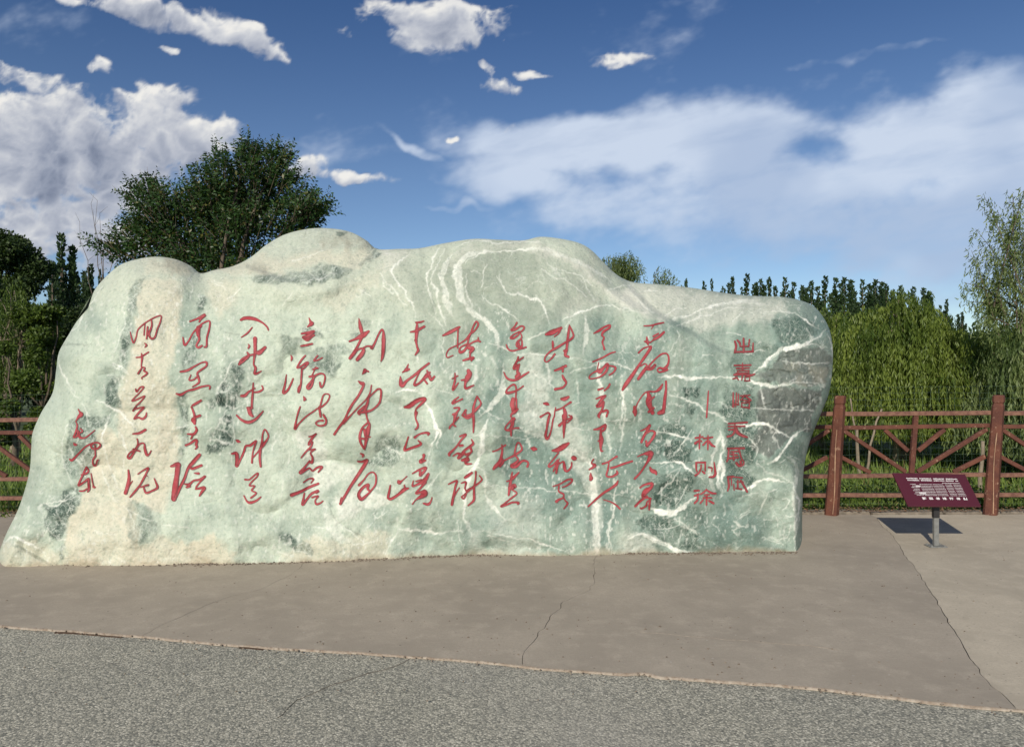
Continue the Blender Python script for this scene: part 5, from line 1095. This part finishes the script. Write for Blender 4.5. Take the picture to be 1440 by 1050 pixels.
# --- the round dark tree behind the boulder
def elm():
    Y0 = 11.4
    root_p = at(322., 560., Y0); root_p[2] = -.2
    root = empty('broadleaf_tree', tuple(root_p), label='dark green leafy tree rising behind the left part of the boulder', cat='tree')
    W2L = lambda p: np.asarray(p)-root_p
    fork = W2L(at(322., 430., Y0)); mb = MB()
    limb(mb, (0, 0, -.1), fork, .11, .085, .05, 6, 8)
    lobes = [(235,304,48,38,0),(206,276,26,22,.2),(300,284,48,44,.1),(330,250,46,34,-.2),(385,262,40,38,.1),(390,232,22,22,.2),(425,300,34,32,-.1),(350,322,66,46,0),(262,345,74,36,.2),(170,354,30,12,-.2),(205,330,36,26,.3),(320,300,80,50,.8),(300,380,105,42,0),(432,308,22,26,.2),(350,222,16,16,0)]
    SP, SD = [], []
    for (px, py, rx, ry, dy) in lobes:
        c0 = W2L(at(float(px), float(py), Y0+dy)); sx_, sz_ = rx/FPX*Y0, ry/FPX*Y0
        mid = fork+(c0-fork)*.5+np.array([0, 0, -.1])
        limb(mb, fork+(0, 0, -.05), c0, .045, .012, .10, 8, 5)
        n = int(34+rx*ry*.062)
        for _ in range(n):
            d = unit(rng.normal(size=3)); d[2] = abs(d[2])*.9-.25 if rng.random() < .75 else d[2]
            rr = rng.random()**.42
            p = c0+d*rr*np.array([sx_, min(sx_, .55)*1.1, sz_])
            out = unit(unit(p-fork)*1.0+d*.5+np.array([0, 0, .55])+rng.normal(size=3)*.30)
            SP.append(p); SD.append(out)
    SP, SD = np.array(SP), np.array(SD)
    LP, LD, LL = [], [], []
    tw = MB()
    for k, (p, d) in enumerate(zip(SP, SD)):
        Ls = rng.uniform(.16, .42); nl = int(Ls/.026); droop = rng.uniform(.0, .35)
        if k % 2 == 0: limb(tw, p-d*.18, p+d*Ls*.9, .0042, .0018, .06, 3, 3)
        s1 = unit(np.cross(d, rng.normal(size=3)))
        for i in range(nl):
            t = i/nl; q = p+d*Ls*t+np.array([0, 0, -droop*Ls*t*t])
            side = s1 if i % 2 else -s1
            LP.append(q); LD.append(unit(side*1.0+d*.75+np.array([0, 0, -.35])+rng.normal(size=3)*.28)); LL.append(rng.uniform(.065, .105)*(1-.35*t))
        for _ in range(6):          # inner leaves thicken the crown
            q = p-d*rng.uniform(0, .30)+rng.normal(size=3)*.10; LP.append(q); LD.append(unit(rng.normal(size=3)+np.array([0,0,-.4]))); LL.append(rng.uniform(.05, .09))
    mb.build('trunk', M_BARK, root, smooth=True); tw.build('twigs', M_BARK, root)['kind'] = 'stuff'
    LP, LD, LL = np.array(LP), np.array(LD), np.array(LL)
    leaves(LP, LD, LL, LL*.42, name='crown', mat=M_ELM, parent=root)['kind'] = 'stuff'
elm()

# --- weeping willows
def willow(px, Yd, top_py, rad, label, mat=M_WIL, nb=60, per=11, base_z=-.25, lean=0., low=.55, trunks=2, leafL=(.065,.105), spread=1., feather=(), stems=(), trunk_mat=None, name='willow_tree', step=.03, crown=.62):
    top = at(float(px), float(top_py), Yd); rp = np.array([top[0], Yd, base_z])
    root = empty(name, tuple(rp), label=label, cat='tree'); H = top[2]-base_z
    mb = MB(); heads = []
    for k in range(trunks):
        a = 2*math.pi*k/trunks+rng.uniform(0, 1); h1 = np.array([math.cos(a)*rad*.22, math.sin(a)*rad*.2, H*.55])
        limb(mb, (math.cos(a)*.08, math.sin(a)*.08, -.1), h1, .07, .045, .08, 7, 6); heads.append(h1)
    LP, LD, LL, TT = [], [], [], []
    for k in range(nb):
        a = rng.uniform(0, 2*math.pi); e = rng.random()**.6         # dome position
        sh_ = rng.random()**.35; rr = rad*math.sin(e*math.pi/2)*sh_; zz = H-.12-(1-math.cos(e*math.pi/2)*sh_)*H*crown+rng.normal()*.06
        c0 = np.array([math.cos(a)*rr*spread, math.sin(a)*rr, zz])
        if k < 22: limb(mb, heads[k % trunks], c0, .020, .005, .16, 7, 4)
        tb = rng.random()
        nper = int(per*rng.uniform(.7, 1.3))
        for j in range(nper):
            q = c0+rng.normal(size=3)*np.array([.075, .075, .06])
            d = unit(np.array([math.cos(a), math.sin(a), .35])+rng.normal(size=3)*.35)
            Ls = rng.uniform(.45, 1.1)*min(H*.34, 1.15)
            Ls = min(Ls, max(.25, q[2]-low))
            n = int(Ls/step); vx = d*rng.uniform(.12, .30); sway = rng.normal(size=3)*.035
            t = np.arange(n)*step
            hor = vx[None]*(1-np.exp(-t/.22))[:, None]+sway[None]*(t[:, None]**1.3)
            pts = q[None]+hor; pts[:, 2] = q[2]+vx[2]*.5*(1-np.exp(-t/.2))-t*np.clip(t/.25, .25, 1)*.93
            side = rng.normal(size=(n, 3)); side[:, 2] = 0; side = unit(side)
            LP.append(pts); LD.append(side*.34+np.array([0, 0, -1.0])+rng.normal(size=(n, 3))*.14); LL.append(rng.uniform(*leafL, n))
            TT.append(np.clip(tb*.8+.2*rng.random(n)+.15*(t/(Ls+.01)-.5), 0, 1))
    for (fx, fy, sx0, sy0, thick) in feather:
        fb_ = MB()       # open upper sprays reaching past the crown
        st = at(float(sx0), float(sy0), Yd+rng.normal()*.1)-rp; en = at(float(fx), float(fy), Yd+rng.normal()*.25)-rp
        ctl = st*.35+en*.65+np.array([0, 0, .10]); ts = np.linspace(0, 1, 9)[:, None]
        pp = (1-ts)**2*st+2*ts*(1-ts)*ctl+ts**2*en; fb_.tube(list(map(tuple, pp)), list(np.linspace(.011, .003, 9)), 4); fb_.build('branch', M_BARK, root)
        for q in np.repeat(pp[3:], int(5*thick), 0):
            q = q+rng.normal(size=3)*.035
            n = rng.integers(4, 15); t = np.arange(n)*.026
            pts = q[None]+rng.normal(size=3)*.03+np.outer(t, [rng.normal()*.25, rng.normal()*.25, -.9])
            LP.append(pts); LD.append(rng.normal(size=(n, 3))*.5+np.array([-.2, 0, -.8])); LL.append(rng.uniform(.05, .085, n)); TT.append(rng.random(n))
    for (ax_, ay_, bx_, by_, r0_, dy_) in stems:
        sb = MB(); limb(sb, at(float(ax_), float(ay_), Yd+dy_)-rp, at(float(bx_), float(by_), Yd+dy_)-rp, r0_*.8, r0_*.5, .05, 7, 6); sb.build('stem', M_BARKP, root, smooth=True)
    mb.build('trunk', trunk_mat or M_BARKP, root, smooth=True)
    LP, LD, LL, TT = map(np.concatenate, (LP, LD, LL, TT))
    leaves(LP, LD, LL, LL*.22, TT, name='crown', mat=mat, parent=root)['kind'] = 'stuff'
    return root, len(LP)
tot = 0
WILLOWS = [
 (1258, 12.6, 403, 1.22, 'rounded weeping willow centred behind the fence, right of the boulder', dict(nb=300, per=13, low=.55, stems=[(1213,715,1205,600,.045,-1.2),(1216,690,1240,575,.030,-1.2),(1207,620,1196,560,.022,-1.1)])),
 (1165, 14.5, 428, 1.1, 'smaller weeping willow close against the right end of the boulder', dict(nb=200, per=12, low=.35)),
 (1482, 10.9, 392, 1.15, 'tall pale willow with open drooping sprays at the right edge', dict(mat=M_WIL2, nb=220, per=11, low=.45, trunks=1, crown=.75, stems=[(1378,712,1382,620,.045,-.9)], feather=[(x,y,1435+rng.normal()*12,440+rng.normal()*25,k) for (x,y,k) in [(1384,276,1.2),(1372,322,1),(1366,352,1),(1356,398,1.2),(1402,296,1.3),(1424,272,1.5),(1442,262,1.5),(1394,345,1.6),(1376,385,1.4),(1412,322,1.8),(1428,300,2),(1440,330,2),(1405,372,2),(1420,352,2.2),(1388,410,2),(1366,425,1.6),(1400,425,2.2),(1380,448,2)]])),
 (1392, 13.2, 452, .95, 'low dense willow beneath the tall pale willow behind the right fence post', dict(nb=190, per=12, low=.35)),
 (1325, 17., 470, 1.5, 'darker willow seen in the gap between the two larger right-hand willows', dict(nb=130, per=9, low=.4, step=.045)),
 (878, 13.5, 362, .85, 'willow whose drooping tip shows above the dip of the boulder', dict(mat=M_WIL2, nb=34, per=8, low=.8, step=.05, feather=[(x,y,866,430,k) for (x,y,k) in [(852,362,1.5),(862,360,2),(872,360,2),(882,356,2),(890,360,2),(897,366,1.8),(903,376,1.4),(878,368,2),(868,372,2),(888,374,2)]]+[(x,y,915,420,k) for (x,y,k) in [(945,386,.9),(938,380,.8),(925,376,.5),(950,394,.7)]])),
 (1570, 11.8, 330, 1.8, 'broad willow half outside the frame on the right', dict(nb=150, per=9, low=.4, step=.05)),
]
for (px, Yd, tp, rad, lab, kw) in WILLOWS:
    o, n = willow(px, Yd, tp, rad, lab, **kw); tot += n
print('willow leaves', tot)

# --- poplars
def poplar_proto(H, Wd, n, seed):
    LP, LD = [], []; cols = rng.integers(4, 7)
    for c_i in range(cols):
        a = rng.uniform(0, 6.28); r = Wd*rng.uniform(.2, .42)*(c_i > 0); cx, cy = math.cos(a)*r, math.sin(a)*r; h = H*(1 if c_i == 0 else rng.uniform(.62, .97))
        m_ = n//cols; z = rng.random(m_)**.85*h*.93+h*.07
        prof = np.clip(np.sin(np.pi*(z/h*.96+.02)**.62)**.55, .10, 1)*Wd*.22*(1+.35*np.sin(z*2.3+c_i))
        th = rng.uniform(0, 6.28, m_); rr = prof*rng.random(m_)**.5
        LP.append(np.c_[cx+np.cos(th)*rr, cy+np.sin(th)*rr, z]); LD.append(np.c_[np.cos(th)*.35, np.sin(th)*.35, np.full(m_, 1.)]+rng.normal(size=(m_, 3))*.35)
    return np.concatenate(LP), np.concatenate(LD)
pop_protos = []
for k in range(4):
    root = empty('poplar_tree', (0, 0, 0), label='x', cat='tree', group='far row of dark poplars')
    mb = MB(); mb.tube([(0,0,-.5),(0,0,6),(0,0,11.3)], [.22,.14,.04], 5); mb.build('trunk', M_BARK, root)
    P_, D_l = poplar_proto(12., 2.1, 2400, k)
    L = rng.uniform(.22, .46, len(P_)); leaves(P_, D_l, L, L*.55, name='crown', mat=M_POP, parent=root)['kind'] = 'stuff'
    pop_protos.append(root)
# px, top py, distance, width factor
POPS = [(965,394,95,.8),(990,398,95,1),(1001,393,92,.7),(1016,404,98,.6),(1030,391,94,1.1),(1050,388,90,1.5),(1043,405,99,.7),(1070,394,93,1.0),(1082,392,92,1.2),(1104,393,88,1.3),(1116,398,92,1.1),(1128,403,97,1),(1141,397,90,1.2),(1160,391,84,1.5),(1175,392,86,1.1),(1187,392,85,1.2),(1199,402,88,1.0),(1213,396,82,1.2),(1222,400,86,1.0),(1231,395,80,1.1),(1246,401,82,1.0),(1266,404,80,1.1),(1284,404,80,1),(1299,407,78,1),(1310,419,80,.8),(1331,423,74,.7),(1322,430,78,.6),(1353,440,80,.6),(1090,404,98,1.2),(1060,402,98,1.2),(1150,404,96,1.3),(1240,408,90,1.2)]
ORD = ['first','second','third','fourth','fifth','sixth','seventh','eighth','ninth','tenth','eleventh','twelfth','thirteenth','fourteenth','fifteenth','sixteenth','seventeenth','eighteenth']
for k, (px, py, dist, wf) in enumerate(POPS):
    tp = at(float(px), float(py), float(dist)); base_z = -.3; h = tp[2]-base_z
    loc = (tp[0], dist, base_z)
    rank = sorted(q[0] for q in POPS).index(px); n_ = len(POPS)
    lab = f'dark distant poplar, {ORD[rank]} from the left in the far row right of the boulder top' if rank < n_//2 else f'dark distant poplar, {ORD[n_-1-rank]} from the right in the far row above the willows'
    src = pop_protos[k % 4]; sc = (wf*.86, wf*.86, h/12.)
    if k < 4:
        src.location = loc; src.scale = sc; src['label'] = lab; src.rotation_euler[2] = rnd.uniform(0, 6)
    else: copy_tree(src, loc, rnd.uniform(0, 6), sc, lab)
# left side poplars
for k, (px, py, dist, wf, lab) in enumerate([(86,331,52,1.25,'tallest pointed poplar at the left, standing clear against the sky'),(101,364,54,1.1,'dark poplar just right of the tallest left poplar'),(73,368,50,1.0,'dark poplar just left of the tallest left poplar'),
     (128,374,70,1.0,'small far poplar on the left beside the dark tree'),(118,384,72,.9,'small far poplar left of the boulder, lower than its neighbour'),(141,382,68,.8,'small far poplar nearest the left end of the boulder'),(110,396,66,1.2,'low far poplar at the foot of the left poplar group')]):
    tp = at(float(px), float(py), float(dist)); o = copy_tree(pop_protos[k % 4], (tp[0], dist, -.3), rnd.uniform(0, 6), (wf*.8, wf*.8, (tp[2]+.3)/12.), lab); o['group'] = 'poplars at the left'

# --- bushes and broad crowns
def bushy(px, py_top, Yd, rx, label, mat, n=9000, leaf=.11, base=-.3, name='bush', cat='bush', zlow=.0, lob=16, ry=None, trunk=True, asp=.5, up=.2, seed=0):
    tp = at(float(px), float(py_top), Yd); H = tp[2]-base
    root = empty(name, (tp[0], Yd, base), label=label, cat=cat); ry = ry or rx*.8
    cs = []
    for _ in range(lob):
        a = rng.uniform(0, 6.28); r = rng.random()**.5; z = zlow+(H-zlow)*rng.uniform(.15, .86)
        k = math.sqrt(max(.08, 1-((z-zlow)/(H-zlow)*1.0-.42)**2/.40)); cs.append((math.cos(a)*r*rx*k*.75, math.sin(a)*r*ry*k*.75, z, rx*rng.uniform(.22, .42)))
    LP = []
    for (x_, y_, z_, r_) in cs:
        m_ = n//lob; d = unit(rng.normal(size=(m_, 3))); LP.append(np.array([x_, y_, z_])+d*(r_*rng.random(m_)**.38)[:, None]*np.array([1, 1, .8]))
    LP = np.concatenate(LP); LP = LP[LP[:, 2] > .02]
    LD = rng.normal(size=LP.shape)+np.array([0, 0, up]); L = rng.uniform(.6, 1.2, len(LP))*leaf
    if trunk:
        mb = MB(); f0 = np.array([0, 0, max(zlow*.8, H*.3)]); limb(mb, (0, 0, -.1), f0, rx*.07+.03, rx*.05+.02, .05, 4, 6)
        for (x_, y_, z_, r_) in cs[:9]: limb(mb, f0, (x_, y_, z_), rx*.03+.012, .01, .12, 6, 4)
        mb.build('trunk', M_BARK, root, smooth=True)
    leaves(LP, LD, L, L*asp, name='crown' if cat == 'tree' else 'foliage', mat=mat, parent=root)['kind'] = 'stuff'
    return root
bushy(8, 308, 24., 1.55, 'big dark rounded tree at the left edge of the picture', M_DARKB, 46000, .13, name='dark_tree', cat='tree', zlow=2.1, lob=34)
bushy(-70, 330, 20., 1.7, 'dark tree standing partly outside the left edge', M_DARKB, 12000, .13, name='dark_tree', cat='tree', zlow=1.2, lob=20)
willow(14, 15.5, 352, .75, 'yellow-green willow with bare curved stems in front of the big dark tree', mat=M_BUSH, nb=70, per=7, low=1.3, name='young_willow', step=.05)
bushy(58, 404, 15.5, .72, 'olive green bush left of the boulder, lit on its top', M_BUSH, 12000, .085, name='bush', lob=18)
bushy(12, 440, 14., .6, 'green bush low at the left edge behind the fence', M_BUSH, 7000, .075, lob=14)
bushy(98, 412, 19., .9, 'dark green bush tucked behind the boulder on the left', M_DARKB, 12000, .10, lob=16)
bushy(130, 425, 26., 1.3, 'dark bushy tree below the small far poplars', M_DARKB, 12000, .14, lob=16)
bushy(-40, 425, 27., 2.2, 'long dark thicket at the left beyond the meadow', M_DARKB, 14000, .15, lob=22)
bushy(50, 440, 30., 2.4, 'dark thicket behind the olive green bush', M_DARKB, 14000, .16, lob=22)
bushy(1330, 470, 30., 3.2, 'dark thicket closing the view behind the willows', M_DARKB, 16000, .18, lob=26)
bushy(1190, 470, 32., 3.0, 'dark thicket behind the small willow by the boulder', M_DARKB, 16000, .18, lob=26)
bushy(1480, 440, 28., 3.0, 'dark thicket beyond the willows at the far right', M_DARKB, 14000, .18, lob=24)
# far wood that closes the horizon
def far_wood():
    n = 60000; X = rng.uniform(-130, 150, n); Y = rng.uniform(98, 128, n); Hh = 3.6+3.0*vnoise(X/7, Y*0+3, 5)+2*vnoise(X/2.6, Y*0, 9)
    Z = rng.random(n)**.8*Hh-.2; P_ = np.c_[X, Y, Z]; L = rng.uniform(.6, 1.3, n)
    o = leaves(P_, rng.normal(size=P_.shape)+np.array([0, 0, .6]), L, L*.6, name='far_wood', mat=M_POP); return tag(o, kind='stuff')
far_wood()
# bare dry shoots left of the dark tree
tw = MB(); tb = at(150., 470., 12.6)
for (px, py) in ((128,286),(112,312),(140,300),(137,282),(158,330)):
    e = at(float(px), float(py), 12.6); pts = limb(tw, (rng.normal()*.02, 0, 0), e-tb, .010, .0022, .05, 7, 4)
    for q in pts[3:]: limb(tw, q, q+np.array([rng.normal()*.10, rng.normal()*.05, rng.uniform(.08, .22)]), .003, .0012, .05, 3, 3)
ds = empty('dry_shrub', tuple((tb[0], tb[1], -.25)), label='bare dry twiggy shoots standing above the left shoulder of the boulder', cat='shrub')
o = tw.build('twigs', M_TWIG, ds); o.location = (0, 0, tb[2]+.25); o['kind'] = 'stuff'
s2 = MB(); s2.tube([(0,0,0),(.02,0,1.2),(0,0,tb[2]+.27)], [.03,.02,.012], 5); s2.build('stem', M_TWIG, ds)
# bare twigs over the willow
# --- grass and weeds behind the fence
def grass():
    n = 120000; X = rng.uniform(-12, 14, n); Y = 8.05+rng.random(n)**1.6*16
    keep = rng.random(n) < .35+.65*(vnoise(X*.9, Y*.9, 3) > .4); X, Y = X[keep], Y[keep]; n = len(X)
    f = sstep(Y, 8.3, 9.6); Z = -.06-.16*f+f*(fbm(X*.35, Y*.35, 5)-.5)*.35
    h = rng.uniform(.07, .26, n)*(.5+vnoise(X*.6, Y*.6, 7)); wd = h*.06+.004+Y*.0003
    D = np.c_[rng.normal(0, .35, n), rng.normal(0, .35, n), np.ones(n)]
    P_ = np.c_[X, Y, Z]
    o = leaves(P_, D, h, wd, name='grass', mat=M_GRASS); return tag(o, kind='stuff')
grass()
def weeds():
    n = 26000; X = rng.uniform(-9, 9, n); Y = 8.15+np.abs(rng.normal(0, .5, n)); c_ = vnoise(X*1.3, Y*.8, 13)
    Z = -.08+rng.random(n)**1.4*.34*c_; P_ = np.c_[X, Y, Z]; L = rng.uniform(.03, .07, n)
    o = leaves(P_, rng.normal(size=P_.shape)+np.array([0, 0, .3]), L, L*.45, name='ground_weeds', mat=M_BUSH); return tag(o, kind='stuff')
weeds()

# grit, pebbles and dry scraps: along the foot of the boulder, the slab edges and loosely over the ground
def grit():
    n1, n2, n3 = 1500, 420, 500
    bx_ = rng.uniform(8, 1122, n1); by_ = np.interp(bx_, BASEL[:, 0], BASEL[:, 1])+np.abs(rng.normal(0, 1.6, n1))-1.2
    P1 = gnd(bx_, by_)[:, :2]; P2 = gnd(rng.uniform(0, 1440, n2), rng.uniform(735, 990, n2))[:, :2]
    k = rng.integers(2, len(edge)-3, n3); P3_ = edge[k]+np.c_[np.zeros(n3), rng.normal(-.015, .02, n3)]
    P_ = np.vstack([P1, P2, P3_]); n = len(P_); s = np.concatenate([rng.uniform(.003, .011, n1), rng.uniform(.002, .008, n2), rng.uniform(.003, .009, n3)])
    z0 = np.where(np.arange(n) < n1+n2, 0., -.006)
    oct_ = np.array([(1,0,0),(0,1,0),(-1,0,0),(0,-1,0),(0,0,.7),(0,0,-.5)], float)
    V_ = P_[:, None, :].repeat(6, 1); V_ = np.concatenate([V_, np.zeros((n, 6, 1))], 2)+oct_[None]*s[:, None, None]*rng.uniform(.6, 1.3, (n, 6, 1))
    V_[..., 2] += (z0+s*.3)[:, None]
    f = np.array([(0,1,4),(1,2,4),(2,3,4),(3,0,4),(1,0,5),(2,1,5),(3,2,5),(0,3,5)])
    F_ = (np.arange(n)[:, None, None]*6+f[None]).reshape(-1, 3)
    return tag(npmesh('grit', V_.reshape(-1, 3), F_, mat_flat('grit', (.30,.24,.18), .95, .7, 60, (.09,.07,.05))), kind='stuff')
grit()
